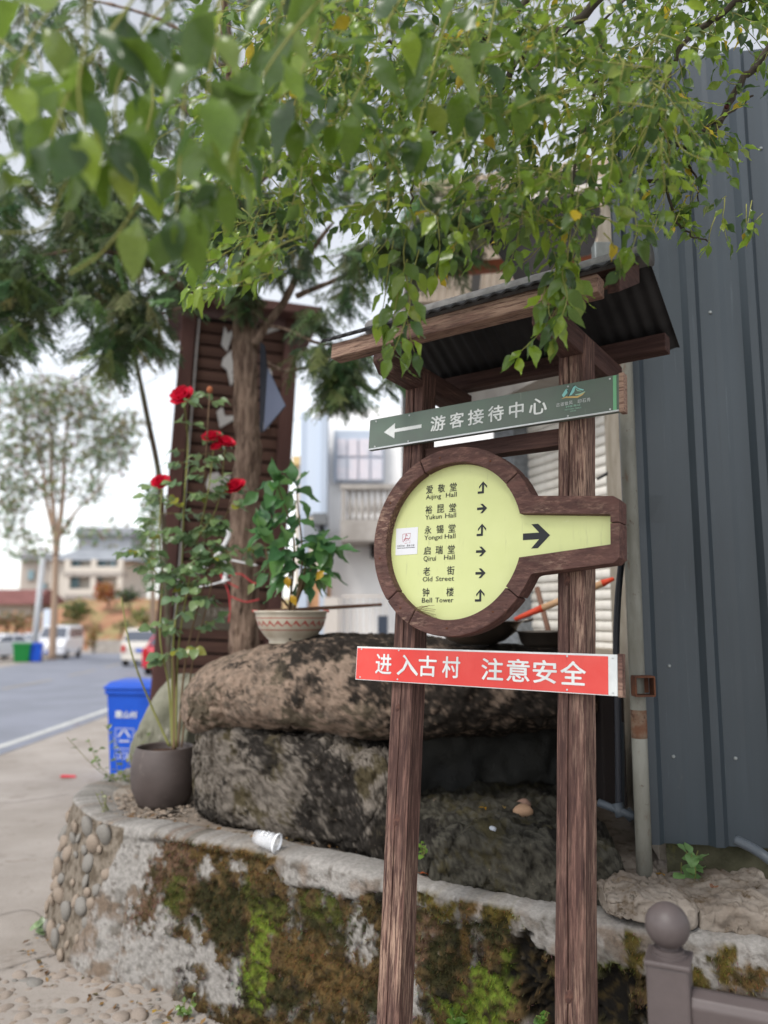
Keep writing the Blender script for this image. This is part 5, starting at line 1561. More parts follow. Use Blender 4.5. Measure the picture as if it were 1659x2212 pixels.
tag(MB().tube(smoothcurve([P(268, 640, 6.9), P(290, 760, 6.85), P(318, 900, 6.8), P(346, 1050, 6.75), P(360, 1300, 6.7), P(370, 1520, 6.65)], 6), [0.02] * 10 + [0.024] * 21, 8).build('leaning_pole', mat('mossy_pole', lin(104, 104, 82), 0.85, (lin(90, 72, 62), 3, I1)), smooth=True), 'thin mossy pole leaning against the slatted tower', 'pole')

# ------------------------------------------------------------------ potted rose
pb = PZ(352, 1738, WT - 0.02)
rose = thing('potted_rose', 'red flowering rose bush in a dented brown clay pot on the wall end', 'potted plant', pb)
k_ = pb.y / 1680.0
PR_ = 68 * k_
HP = 118 * k_
pot = MB()
prof = [(0.0, 0), (0.70, 0), (0.80, 0.08), (0.95, 0.3), (1.0, 0.5), (0.985, 0.7), (0.93, 0.88), (0.87, 0.985), (0.86, 1.0), (0.82, 1.0), (0.80, 0.97), (0.86, 0.82), (0.0, 0.80)]
pot.lathe([(a * PR_, b * HP) for a, b in prof], 56)
o2 = []
for v in pot.v:
    v = Vector(v)
    if v.y < 0 and 0.06 < v.z < HP * 0.9:
        gx, gz = (v.x + 0.035) / 0.045, (v.z - HP * 0.36) / 0.022
        k = math.exp(-(gx * gx + gz * gz))
        v.y += 0.03 * k
    o2.append(tuple(v))
pot.v = o2
po = pot.build('pot', M_POT, rose, smooth=True)
sl = MB()
sl.lathe([(0.0, HP * 0.93), (PR_ * 0.5, HP * 0.91), (PR_ * 0.84, HP * 0.87)], 24, close=False)
sl.build('soil', M_SOIL, rose, smooth=True)
RY = pb.y
RG = [lin(120, 146, 96), lin(102, 130, 84), lin(138, 162, 108), lin(114, 142, 104)]
rleaf = []
for c in RG + [lin(150, 150, 60)]:
    mb = MB()
    mb.add(ROUND[0], ROUND[1], c)
    rleaf.append(mb.mesh('leaf', M_LEAF, True))
stems = [([(374, 1615), (372, 1480), (376, 1370), (392, 1230), (398, 1080), (406, 960), (398, 872)], 0.007, M_STEM), ([(380, 1615), (384, 1420), (402, 1290), (428, 1160), (450, 1060), (462, 962)], 0.006, M_STEM), ([(384, 1615), (402, 1420), (442, 1260), (472, 1160), (505, 1068)], 0.006, M_STEMB),
         ([(372, 1615), (364, 1480), (346, 1380), (350, 1260), (344, 1150), (350, 1058)], 0.006, M_STEM), ([(366, 1612), (325, 1520), (284, 1410), (262, 1290)], 0.007, M_STEM), ([(392, 1615), (418, 1420), (458, 1250), (440, 1120), (448, 930), (453, 850)], 0.005, M_STEMB), ([(376, 1620), (378, 1500), (374, 1400)], 0.012, M_STEMB),
         ([(402, 1290), (440, 1220), (480, 1200), (520, 1190)], 0.004, M_STEM), ([(350, 1260), (320, 1210), (300, 1190)], 0.004, M_STEM), ([(428, 1160), (470, 1090), (486, 968)], 0.004, M_STEM)]
rcount = 0
def rose_leaves(p, big=1.0):
    a = rnd.uniform(0, 6.28)
    d = Vector((math.cos(a), math.sin(a) * 0.7, rnd.uniform(-0.2, 0.5))).normalized()
    q = p + d * rnd.uniform(0.03, 0.06)
    sd = d.cross(Vector((0, 0, 1))).normalized()
    MB().tube([p - pb, q + d * 0.05 - pb], 0.0014, 5).build('leaf_stalk', M_STEM, rose)
    for base, dd in ((q + d * 0.05, d), (q + d * 0.03, sd + d * 0.5), (q + d * 0.03, -sd + d * 0.5), (q, sd + d * 0.4), (q, -sd + d * 0.4))[:rnd.choice((3, 5, 5))]:
        o = link('leaf', rnd.choice(rleaf[:4]) if rnd.random() > 0.03 else rleaf[4], rose)
        up = (Vector((0, -0.5, 1)) + rv(0.4)).normalized()
        dd = (dd + Vector((0, 0, -0.35)) + rv(0.15)).normalized()
        o.matrix_local = Matrix.Translation(base - pb) @ Matrix(frame(dd, up).tolist()).to_4x4() @ Matrix.Scale(0.07 * big * rnd.uniform(0.75, 1.15), 4)
for pts, r, m in stems:
    c = smoothcurve([P(x, y, RY + 0.25 * (i / 8) * (1 if k % 2 else -0.4)) for i, ((x, y), k) in enumerate(zip(pts, range(9)))], 8)
    MB().tube([p - pb for p in c], [lerp(r, r * 0.55, i / (len(c) - 1)) for i in range(len(c))], 8).build('stem', m, rose, smooth=True)
    for i, p in enumerate(c):
        y = seen(p)[1]
        dens = 0.0 if y > 1440 else (0.34 if y > 1270 else (0.6 if y > 1030 else 0.42))
        if r == 0.007 and pts[-1] == (262, 1290):
            dens = 0.12 if y < 1450 else 0
        if rnd.random() < dens and r < 0.011:
            rose_leaves(p)
pt_ = leaf_shape((0.10, 0.42, 0.58, 0.55, 0.34), 0.25, -0.25)
SLX = [(rnd.gauss(612, 42), rnd.uniform(1030, 1280)) for _ in range(34)] + [(rnd.gauss(690, 24), rnd.uniform(1160, 1260)) for _ in range(24)]
def rose_flower(x, y, L, seed):
    rr = random.Random(seed)
    mb = MB()
    for lay, (n, rad, tilt) in enumerate(((4, 0.25, 1.25), (5, 0.5, 0.95), (6, 0.8, 0.55), (6, 1.0, 0.15))):
        for k in range(n):
            a = 2 * math.pi * k / n + lay * 0.6 + rr.uniform(-.2, .2)
            d = Vector((math.cos(a) * math.cos(tilt), math.sin(a) * math.cos(tilt), math.sin(tilt) + rr.uniform(-.1, .1)))
            up = Vector((-math.cos(a) * math.sin(tilt), -math.sin(a) * math.sin(tilt), math.cos(tilt)))
            put_leaf(mb, pt_, Vector((math.cos(a), math.sin(a), 0)) * 0.1 * L * rad, d, up, L * (0.62 + 0.38 * rad), None, 0.95)
    o = mb.build('flower', M_PETAL, rose, smooth=True)
    o.location = P(x, y, RY) - pb
    o.rotation_euler = (rr.uniform(0.5, 1.1), rr.uniform(-.3, .3), rr.uniform(-.4, .4))
    cal = MB().lathe([(0.0, -0.018), (0.008, -0.012), (0.011, 0.0), (0.004, 0.01)], 8)
    cal.build('calyx', M_STEM, o)
for i, (x, y, L) in enumerate(((396, 860, 0.068), (459, 950, 0.058), (487, 960, 0.052), (349, 1046, 0.054), (511, 1056, 0.058), (475, 968, 0.048))):
    rose_flower(x, y, L, i)
o = MB().ball((0, 0, 0), (0.018, 0.018, 0.022), 8, 6).build('dried_bud', mat('dried_bud', lin(150, 90, 60), 0.9), rose)
o.location = P(453, 842, RY) - pb

# ------------------------------------------------------------------ bowl with a leafy shrub
bb = P(628, 1391, 3.98)
sh = thing('potted_shrub', 'leafy green shrub in a cream bowl with a red zigzag band', 'potted plant', bb)
kb = 3.98 / 1680
BR_, BH = 78 * kb, 70 * kb
BP = [(0.0, 0), (0.56, 0), (0.60, 0.06), (0.58, 0.10), (0.72, 0.25), (0.88, 0.5), (0.965, 0.8), (0.97, 0.93), (1.02, 0.96), (1.02, 1.0), (0.94, 1.0), (0.90, 0.9), (0.0, 0.85)]
bowl = MB().lathe([(a * BR_, b * BH) for a, b in BP], 48).build('bowl', M_BOWL, sh, smooth=True)
zz = MB()
rz = lambda z: float(np.interp(z, [0.25, 0.5, 0.8], [0.72, 0.88, 0.965])) * BR_ * 1.004
for k in range(48):
    a0, a1 = 2 * math.pi * k / 48, 2 * math.pi * (k + 1) / 48
    z0, z1 = (0.52, 0.68) if k % 2 else (0.68, 0.52)
    wd = 0.045
    zz.quad(*[(rz(z) * math.cos(a), rz(z) * math.sin(a), z * BH) for a, z in ((a0, z0 - wd), (a1, z1 - wd), (a1, z1 + wd), (a0, z0 + wd))])
zz.build('zigzag_band', M_BOWLRED, bowl)
for z0 in (0.42, 0.775):
    zz = MB()
    for k in range(48):
        a0, a1 = 2 * math.pi * k / 48, 2 * math.pi * (k + 1) / 48
        zz.quad(*[(rz(z) * math.cos(a), rz(z) * math.sin(a), z * BH) for a, z in ((a0, z0), (a1, z0), (a1, z0 + .025), (a0, z0 + .025))])
    zz.build('glaze_line', M_BOWLRED, bowl)
o = MB().ball((0, 0, 0), (0.007, 0.003, 0.006), 10, 6).build('drain_hole', M_DARK, bowl)
o.location = (0.01, -0.645 * BR_, 0.17 * BH)
MB().lathe([(0.0, BH * 0.95), (BR_ * 0.9, BH * 0.89)], 24, close=False).build('soil', M_SOIL, sh)
for x in (-1, 1):
    o = MB().box((0, 0, 0), (0.03, 0.03, 0.014)).build('rim_patch', M_BOWLRED, bowl, bevel=0.004)
    o.location = (x * BR_ * 0.97, -0.02, BH * 0.99)
sleaf = []
for c in (lin(78, 122, 70), lin(88, 132, 74), lin(66, 108, 68), lin(106, 150, 80), lin(206, 160, 40), lin(140, 150, 96)):
    mb = MB()
    mb.add(*LSH[2], c)
    sleaf.append(mb.mesh('leaf', M_LEAF, True))
SL = [(632, 1017), (640, 1049), (620, 1040), (669, 1070), (632, 1095), (660, 1105), (637, 1143), (684, 1160), (722, 1166), (679, 1194), (734, 1199), (679, 1215), (656, 1205), (710, 1185), (640, 1200), (632, 1234), (688, 1266), (668, 1240), (707, 1237), (600, 1030), (585, 1060), (575, 1095), (603, 1090), (560, 1120), (590, 1130), (610, 1118),
      (555, 1150), (580, 1165), (602, 1180), (560, 1195), (575, 1220), (600, 1225), (620, 1205), (565, 1255), (600, 1250), (650, 1170), (615, 1150), (595, 1200), (660, 1260), (640, 1280), (590, 1280), (670, 1285), (610, 1020), (590, 1010), (655, 1030), (700, 1150), (720, 1190), (550, 1170), (570, 1140), (620, 1090)]
crown = [P(596, 1040, 3.98), P(640, 1060, 3.98), P(700, 1175, 3.98), P(570, 1160, 3.98), P(620, 1180, 3.98), P(660, 1220, 3.98)]
sb = P(628, 1325, 3.98)
for cpt in crown:
    mid = sb.lerp(cpt, 0.5) + rv(0.02)
    MB().tube([p - bb for p in smoothcurve([sb + rv(0.015), mid, cpt], 6)], [lerp(0.007, 0.003, i / 12) for i in range(13)], 7).build('stem', M_STEMB, sh, smooth=True)
for i, (x, y) in enumerate(SL + SLX):
    p = P(x, y, 3.98 + rnd.uniform(-0.10, 0.12))
    c0 = min(crown, key=lambda q: (q - p).length)
    d = (p - c0)
    d = (d.normalized() + Vector((0, rnd.uniform(-.4, .2), rnd.uniform(-.2, .3)))).normalized()
    o = link('leaf', rnd.choice(sleaf[:4]), sh)
    L = 0.142 * rnd.uniform(0.7, 1.2)
    o.matrix_local = Matrix.Translation(p - d * L * 0.5 - bb) @ Matrix(frame(d, (Vector((0, -0.6, 0.9)) + rv(0.35))).tolist()).to_4x4() @ Matrix.Scale(L, 4)
for x, y, a, ci in ((622, 1262, -80, 4), (688, 1246, -130, 4), (636, 1300, -60, 4), (540, 1275, -120, 5)):
    p = P(x, y, 3.86)
    o = link('leaf', sleaf[ci], sh)
    d = Vector((math.cos(R(a)), -0.2, math.sin(R(a))))
    o.matrix_local = Matrix.Translation(p - d * 0.04 - bb) @ Matrix(frame(d, Vector((0, -1, 0.3))).tolist()).to_4x4() @ Matrix.Scale(0.068, 4)
tag(MB().tube([P(560, 1322, 4.12), P(690, 1314, 4.1), P(825, 1306, 4.08)], [0.009, 0.010, 0.008], 8).build('stick', M_STICK, smooth=True), 'brown stick laid across the rim of the cream bowl', 'stick')

# ------------------------------------------------------------------ small weeds
def weed(name, label, base, stalks, leafL, col, cat='weed', up=0.8, spread=0.5, hgt=0.2, shape=ROUND, nl=5):
    t = thing(name, label, cat, base)
    mb = MB()
    mb.add(shape[0], shape[1], col)
    me = mb.mesh('leaf', M_LEAF, True)
    mb = MB()
    mb.add(shape[0], shape[1], tuple(min(1, c * 1.5) for c in col))
    me2 = mb.mesh('leaf', M_LEAF, True)
    for k in range(stalks):
        d = Vector((rnd.uniform(-spread, spread), rnd.uniform(-spread, spread) - 0.1, up)).normalized()
        h = hgt * rnd.uniform(0.6, 1.1)
        c = smoothcurve([(0, 0, 0), tuple(d * h * 0.5 + rv(0.1 * h)), tuple(d * h + rv(0.12 * h))], 5)
        MB().tube(c, 0.0016, 5).build('stem', M_STEM, t)
        for i in range(nl):
            p = c[min(len(c) - 1, 2 + int(i * (len(c) - 2) / nl))]
            o = link('leaf', me if rnd.random() < 0.7 else me2, t)
            o.matrix_local = Matrix.Translation(p) @ Matrix(frame((rnd.uniform(-1, 1), rnd.uniform(-1, .4), rnd.uniform(-.3, .5)), Vector((0, -0.5, 1)) + rv(0.3)).tolist()).to_4x4() @ Matrix.Scale(leafL * rnd.uniform(0.7, 1.2), 4)
    return t
weed('climbing_weed', 'straggling weed with small green leaves left of the brown pot', PZ(258, 1690, WT - 0.02), 9, 0.035, lin(96, 116, 66), spread=0.9, hgt=0.34, nl=6)
weed('climbing_weed', 'low weed between the brown pot and the cobbled wall end', PZ(285, 1700, WT - 0.02), 7, 0.026, lin(130, 132, 72), spread=0.8, hgt=0.18, nl=5)
weed('seedling', 'round leaved seedling low between the two sign posts', P(985, 2212, 2.86), 4, 0.036, lin(112, 150, 66), spread=0.7, hgt=0.04, nl=3)
weed('seedling', 'small leafy seedlings by the foot of the right post', P(1170, 2208, 2.62), 6, 0.024, lin(96, 134, 60), spread=0.8, hgt=0.04, nl=3)
weed('seedling', 'tiny green seedling growing on the dark slab', P(912, 1850, 3.05), 3, 0.026, lin(110, 146, 60), spread=0.6, hgt=0.06, nl=3)
weed('vine', 'heart leaved vine on the ledge beside the pole foot', P(1490, 1925, 2.86), 4, 0.055, lin(120, 156, 96), spread=0.35, hgt=0.17, nl=4)
weed('grass_clump', 'dry grass clump on the pavement by the cobbled wall end', PZ(170, 1968, 0.0), 14, 0.05, lin(150, 140, 84), spread=1.3, up=0.4, hgt=0.09, shape=leaf_shape((0.02, 0.04, 0.04, 0.03, 0.01), 0.2, 0.2), nl=3)
weed('hanging_weed', 'small green weed at the cracked corner of the mossy wall', PZ(214, 2012, 0.03), 7, 0.022, lin(104, 130, 60), spread=0.6, hgt=0.12, nl=6)
weed('hanging_weed', 'dry weed trailing down the cobbled end of the wall', PZ(236, 1775, WT - 0.06), 5, 0.016, lin(130, 134, 96), spread=0.3, hgt=0.17, nl=7)
weed('seedling', 'green weed growing at the wall foot left of the posts', PZ(395, 2200, -0.06), 6, 0.026, lin(100, 128, 64), spread=0.7, hgt=0.08, nl=4)
weed('seedling', 'single pale seedling on the ground before the mossy wall', PZ(665, 2195, -0.09), 2, 0.026, lin(130, 158, 80), spread=0.4, hgt=0.05, nl=3)
weed('leafy_sprig', 'broken green leaf sprig lying on the pavement', PZ(85, 2005, 0.0), 2, 0.06, lin(124, 146, 104), spread=1.0, up=0.15, hgt=0.05, nl=3)
# fallen leaves
def fallen(x, y, z, col, label, L=0.055):
    mb = MB()
    mb.add(*LSH[rnd.randrange(7)], col)
    o = mb.build('fallen_leaf', M_LEAF, smooth=True)
    p = PZ(x, y, z)
    o.location = (p.x, p.y, p.z + 0.01)
    o.scale = (L, L, L)
    o.rotation_euler = (rnd.uniform(-.3, .3), rnd.uniform(-.3, .2), rnd.uniform(0, 6.28))
    tag(o, label, 'leaf', 'fallen leaves')
fallen(505, 2190, -0.09, lin(190, 140, 90), 'fallen brown leaf before the mossy wall, nearest the broken corner')
fallen(640, 2178, -0.085, lin(200, 150, 60), 'fallen orange leaf at the foot of the mossy wall')
fallen(718, 2182, -0.085, lin(214, 176, 60), 'fallen yellow leaf closest to the left sign post')
fallen(328, 2195, -0.01, lin(206, 168, 60), 'fallen yellow leaf among the ground cobbles')
fallen(925, 1896, WT, lin(206, 96, 50), 'fallen orange leaf behind the wall beside the left post', 0.045)
fallen(1050, 1755, 0.82, lin(206, 150, 40), 'fallen yellow leaf in the wet hollow', 0.05)
fallen(1088, 1749, 0.82, lin(190, 160, 100), 'fallen pale leaf in the wet hollow', 0.035)
fallen(1545, 1925, 0.72, lin(170, 120, 92), 'fallen brown leaf on the right ledge stone', 0.06)
fallen(1437, 1898, 0.7, lin(190, 140, 50), 'fallen orange leaf behind the pole foot', 0.05)
fallen(175, 1567, -0.15, lin(128, 84, 70), 'fallen brown leaf on the pavement beside the blue bin', 0.13)
def stone(x, y, z, r, col, label):
    o = link('loose_stone', pebble(rnd.randrange(99), mat('loose_stone_%d' % x, col, 0.8, (tuple(c * 0.6 for c in col), 30, I1))))
    p = PZ(x, y, z)
    o.location = (p.x, p.y, p.z + r * 0.4)
    o.scale = (r * 1.2, r, r * 0.8)
    tag(o, label, 'stone')
stone(1130, 1760, 0.81, 0.034, lin(186, 150, 120), 'pale orange stone in the wet hollow, the nearer of the pair')
stone(1131, 1742, 0.81, 0.026, lin(160, 128, 112), 'brown stone in the wet hollow, just behind the pale orange one')
stone(1061, 1796, 0.80, 0.016, lin(200, 204, 212), 'white pebble on the edge of the dark slab')
# ------------------------------------------------------------------ blue wheelie bin
def bin_(name, label, loc, rz, m, w_=0.56, d_=0.6, h_=1.0, words=False, grp=None):
    t = thing(name, label, 'bin', loc, (0, 0, rz), grp)
    mb = MB()
    b = mb
    s0 = 0.80
    vs = []
    for z, k in ((0.03, s0), (h_ * 0.86, 0.98), (h_ * 0.86, 1.0), (h_ * 0.90, 1.0)):
        vs += [(-w_ / 2 * k, -d_ / 2 * k, z), (w_ / 2 * k, -d_ / 2 * k, z), (w_ / 2 * k, d_ / 2 * k, z), (-w_ / 2 * k, d_ / 2 * k, z)]
    fs = [(3, 2, 1, 0)] + [(i * 4 + k, i * 4 + (k + 1) % 4, i * 4 + 4 + (k + 1) % 4, i * 4 + 4 + k) for i in range(3) for k in range(4)] + [(12, 13, 14, 15)]
    mb.add(vs, fs)
    body = mb.build('body', m, t, bevel=0.012)
    MB().box((0, 0, h_ * 0.89), (w_ * 1.07, d_ * 1.07, 0.05)).build('rim', m, t, bevel=0.012)
    lid = MB()
    lid.prism([(-d_ * 0.56, h_ * 0.918), (-d_ * 0.56, h_ * 0.945), (-d_ * 0.3, h_ * 0.985), (d_ * 0.35, h_ * 0.995), (d_ * 0.56, h_ * 0.965), (d_ * 0.56, h_ * 0.918)], -w_ * 0.55, w_ * 0.55, 'yz')
    lid.build('lid', m, t, bevel=0.01)
    MB().tube([(-w_ * 0.4, d_ * 0.62, h_ * 0.93), (w_ * 0.4, d_ * 0.62, h_ * 0.93)], 0.016, 8).build('handle', m, t)
    for sg in (-1, 1):
        o = MB().lathe([(0.03, -0.025), (0.10, -0.025), (0.10, 0.025), (0.03, 0.025)], 18).build('wheel', M_TYRE, t)
        o.rotation_euler = (0, math.pi / 2, 0)
        o.location = (sg * w_ * 0.42, d_ * 0.40, 0.10)
    if words:
        def fy(z):
            return -d_ / 2 * lerp(s0, 0.98, (z - 0.03) / (h_ * 0.86 - 0.03)) - 0.006
        for k, ch in enumerate('霞山村'):
            text_mesh(ch, -0.145 + k * 0.085, -0.075 + k * 0.085, 0.64, 0.71, fy(0.675) - 0.002, M_WHITE, 0.03, 'lettering', body)
        def line(pts, wd=0.012):
            mb = MB()
            p2 = [Vector(p) for p in pts]
            vs = []
            for i, p in enumerate(p2):
                tt = (p2[min(i + 1, len(p2) - 1)] - p2[max(i - 1, 0)]).normalized()
                n = Vector((-tt.y, tt.x)) * wd / 2
                for q in (p - n, p + n):
                    vs.append((q.x, fy(q.y) - 0.003, q.y))
            mb.add(vs, [(2 * i, 2 * i + 1, 2 * i + 3, 2 * i + 2) for i in range(len(p2) - 1)])
            mb.build('emblem', M_WHITE, body)
        line([(-0.14, 0.32), (-0.14, 0.53), (0.06, 0.53), (0.06, 0.32), (-0.14, 0.32)], 0.008)
        line([(-0.11, 0.44), (-0.055, 0.515)], 0.016)
        line([(-0.035, 0.515), (0.02, 0.44)], 0.016)
        line([(-0.10, 0.40), (0.015, 0.40)], 0.016)
        for k in range(3):
            line([(-0.14 + k * 0.07, 0.22), (-0.14 + k * 0.07, 0.28), (-0.09 + k * 0.07, 0.28), (-0.09 + k * 0.07, 0.22), (-0.14 + k * 0.07, 0.22)], 0.008)
    return t
bx = P(298, 1640, 8.7)
bin_('wheelie_bin', 'blue plastic wheelie bin with white writing beside the standing stone', (bx.x, 8.7, G(bx.x, 8.7)), R(-8), M_BLUE, 0.50, 0.56, 1.02, True)
for nm, px_, m, lb in (('wheelie_bin', 48, M_GREENBIN, 'green wheelie bin standing on the far verge'), ('wheelie_bin', 72, M_BLUE, 'small far blue wheelie bin next to the green one')):
    q = P(px_, 1420, 41)
    bin_(nm, lb, (q.x, 41 + (px_ == 72) * 0.3, G(-19, 41)), R(15), m, 0.85 if m is M_GREENBIN else 0.6, 0.7, 1.0)

# ------------------------------------------------------------------ vehicles
def car(name, label, cat, loc, rz, prof, W, belt, m, wheels, wr, front_glass, rear_glass, sides, taper=0.16, plate=None, lampz=0.75):
    """prof: side outline (x forward, z up); the car faces +x."""
    t = thing(name, label, cat, loc, (0, 0, rz))
    top = max(p[1] for p in prof)
    def hw(z):
        return W / 2 * (1 - taper * sstep(belt, top, z)) * (0.96 + 0.04 * sstep(0.2, 0.55, z))
    n = len(prof)
    mb = MB()
    mb.add([(x, -hw(z), z) for x, z in prof] + [(x, hw(z), z) for x, z in prof],
           [tuple(range(n)), tuple(range(2 * n - 1, n - 1, -1))] + [(i, i + n, (i + 1) % n + n, (i + 1) % n) for i in range(n)])
    mb.build('body', m, t, bevel=0.05)
    for sg in (-1, 1):
        for poly in sides:
            k = len(poly)
            mb = MB()
            mb.add([(x, sg * (hw(z) + 0.008), z) for x, z in poly], [tuple(range(k))])
            mb.build('side_window', M_GLASS, t)
        for x in wheels:
            o = MB().lathe([(0.05, -0.1), (wr * 0.9, -0.1), (wr, -0.07), (wr, 0.07), (wr * 0.9, 0.1), (0.05, 0.1)], 20).build('wheel', M_TYRE, t, smooth=False)
            o.rotation_euler = (math.pi / 2, 0, 0)
            o.location = (x, sg * (W / 2 - 0.09), wr)
            MB().lathe([(0.0, -0.104), (wr * 0.6, -0.104), (wr * 0.6, 0.104), (0.0, 0.104)], 14).build('rim', M_RIM, o)
    for g, nm in ((front_glass, 'windscreen'), (rear_glass, 'rear_window')):
        if g:
            (x0, z0), (x1, z1) = g
            sgn = 1 if nm == 'windscreen' else -1
            nx, nzz = (z1 - z0) * sgn, -(x1 - x0) * sgn
            l_ = math.hypot(nx, nzz)
            ox, oz = nx / l_ * 0.012, nzz / l_ * 0.012
            mb = MB()
            mb.add([(x0 + ox, -hw(z0) * 0.9, z0 + oz), (x0 + ox, hw(z0) * 0.9, z0 + oz), (x1 + ox, hw(z1) * 0.88, z1 + oz), (x1 + ox, -hw(z1) * 0.88, z1 + oz)], [(0, 1, 2, 3)])
            mb.build(nm, M_GLASS, t)
    xf, xr = max(p[0] for p in prof), min(p[0] for p in prof)
    for sg in (-1, 1):
        MB().box((xf - 0.05, sg * W * 0.38, lampz), (0.14, 0.30, 0.15)).build('headlight', M_LIGHTW, t, bevel=0.02)
        MB().box((xr + 0.04, sg * W * 0.43, lampz + 0.1), (0.12, 0.18, 0.3)).build('taillight', M_LIGHTR, t, bevel=0.02)
        MB().box((front_glass[0][0] - 0.1, sg * (W / 2 + 0.08), belt + 0.08), (0.1, 0.16, 0.12)).build('wing_mirror', m, t, bevel=0.02)
    MB().box((xf + 0.01, 0, 0.42), (0.1, W * 0.86, 0.16)).build('front_bumper', m, t, bevel=0.03)
    MB().box((xr - 0.01, 0, 0.42), (0.1, W * 0.86, 0.16)).build('rear_bumper', m, t, bevel=0.03)
    MB().box((xr - 0.03, 0, 0.78), (0.02, 0.44, 0.14)).build('number_plate', M_PLATE, t)
    MB().box((xf + 0.06, 0, 0.45), (0.02, 0.44, 0.14)).build('number_plate', M_PLATE, t)
    return t
VAN = [(-1.95, 0.3), (-2.0, 0.9), (-1.95, 1.25), (-1.82, 1.82), (-1.6, 1.92), (0.5, 1.94), (0.95, 1.86), (1.45, 1.2), (1.85, 1.02), (2.0, 0.8), (2.0, 0.3)]
SEDAN = [(-2.2, 0.3), (-2.25, 0.7), (-2.2, 1.0), (-1.6, 1.06), (-1.0, 1.44), (0.1, 1.46), (0.95, 1.02), (1.9, 0.9), (2.25, 0.68), (2.25, 0.3)]
SUV = [(-2.05, 0.35), (-2.1, 0.9), (-2.05, 1.15), (-1.85, 1.66), (-1.6, 1.74), (0.1, 1.74), (0.9, 1.14), (1.85, 1.0), (2.1, 0.75), (2.1, 0.35)]
def on_road(px_, Y):
    x = P(px_, 1400, Y).x
    return (x, Y, G(-12, Y) + 0.01)
car('van', 'white parked van with dark side windows on the far verge', 'van', on_road(129, 47), R(-84), VAN, 1.68, 1.15, M_CARW, (-1.25, 1.3), 0.29, ((1.42, 1.24), (0.98, 1.82)), ((-1.94, 1.25), (-1.84, 1.78)), [[(-1.75, 1.25), (-0.75, 1.25), (-0.75, 1.75), (-1.65, 1.75)], [(-0.65, 1.25), (0.25, 1.25), (0.25, 1.76), (-0.65, 1.76)], [(0.35, 1.22), (1.2, 1.22), (0.8, 1.74), (0.35, 1.76)]], 0.12)
car('suv', 'beige car seen from behind on the road left of the tower', 'car', on_road(322, 37.5), R(97), SUV, 1.78, 1.05, M_CARB, (-1.25, 1.3), 0.34, ((0.86, 1.18), (0.14, 1.68)), ((-2.04, 1.18), (-1.87, 1.62)), [[(-1.7, 1.15), (-0.75, 1.12), (-0.75, 1.62), (-1.6, 1.6)], [(-0.65, 1.12), (0.7, 1.14), (0.05, 1.64), (-0.65, 1.64)]], 0.2)
car('parked_car', 'red car mostly hidden behind the left post of the tower', 'car', on_road(382, 30.5), R(95), SEDAN, 1.7, 0.98, M_CARR, (-1.35, 1.4), 0.31, ((0.92, 1.06), (0.14, 1.42)), ((-1.58, 1.08), (-1.03, 1.42)), [[(-1.2, 1.06), (-0.4, 1.04), (-0.4, 1.38), (-0.95, 1.38)], [(-0.3, 1.04), (0.75, 1.04), (0.1, 1.4), (-0.3, 1.4)]])
car('parked_car', 'white parked car cut by the left edge behind the green bin', 'car', on_road(-8, 43), R(-110), SEDAN, 1.75, 0.98, M_CARW, (-1.35, 1.4), 0.31, ((0.92, 1.06), (0.14, 1.42)), ((-1.58, 1.08), (-1.03, 1.42)), [[(-1.2, 1.06), (-0.4, 1.04), (-0.4, 1.38), (-0.95, 1.38)], [(-0.3, 1.04), (0.75, 1.04), (0.1, 1.4), (-0.3, 1.4)]])
car('parked_car', 'white parked car between the green bin and the van', 'car', on_road(72, 50), R(-118), SEDAN, 1.75, 0.98, M_CARW, (-1.35, 1.4), 0.31, ((0.92, 1.06), (0.14, 1.42)), ((-1.58, 1.08), (-1.03, 1.42)), [[(-1.2, 1.06), (-0.4, 1.04), (-0.4, 1.38), (-0.95, 1.38)], [(-0.3, 1.04), (0.75, 1.04), (0.1, 1.4), (-0.3, 1.4)]])

# ------------------------------------------------------------------ far slope, houses, trees
def slab(x0, y0, x1, y1, Y, depth, m, nm, parent, dx=0.0):
    a, b = P(x0, y0, Y), P(x1, y1, Y)
    zt, zb = a.z, b.z
    c = Vector(((a.x + b.x) / 2 + dx, Y + depth / 2, (zt + zb) / 2)) - Vector(parent.location)
    return MB().box(c, (abs(b.x - a.x), depth, abs(zt - zb))).build(nm, m, parent)
bank = MB()
N, K = 60, 30
vs = []
for i in range(N):
    for k in range(K):
        x = lerp(-75, 12, i / (N - 1))
        y = lerp(62, 120, k / (K - 1))
        t = k / (K - 1)
        hmax = 2.3 + 2.1 * sstep(-35, -28, x)
        z = -1.5 + hmax * sstep(0.0, 0.22, t) + 0.5 * nz((x, y, 0), 0.25, 4) * sstep(0.02, 0.12, t)
        vs.append((x, y, z))
bank.add(vs, [(i * K + k, (i + 1) * K + k, (i + 1) * K + k + 1, i * K + k + 1) for i in range(N - 1) for k in range(K - 1)])
kind(bank.build('earth_bank', M_EARTH, smooth=True), 'structure')
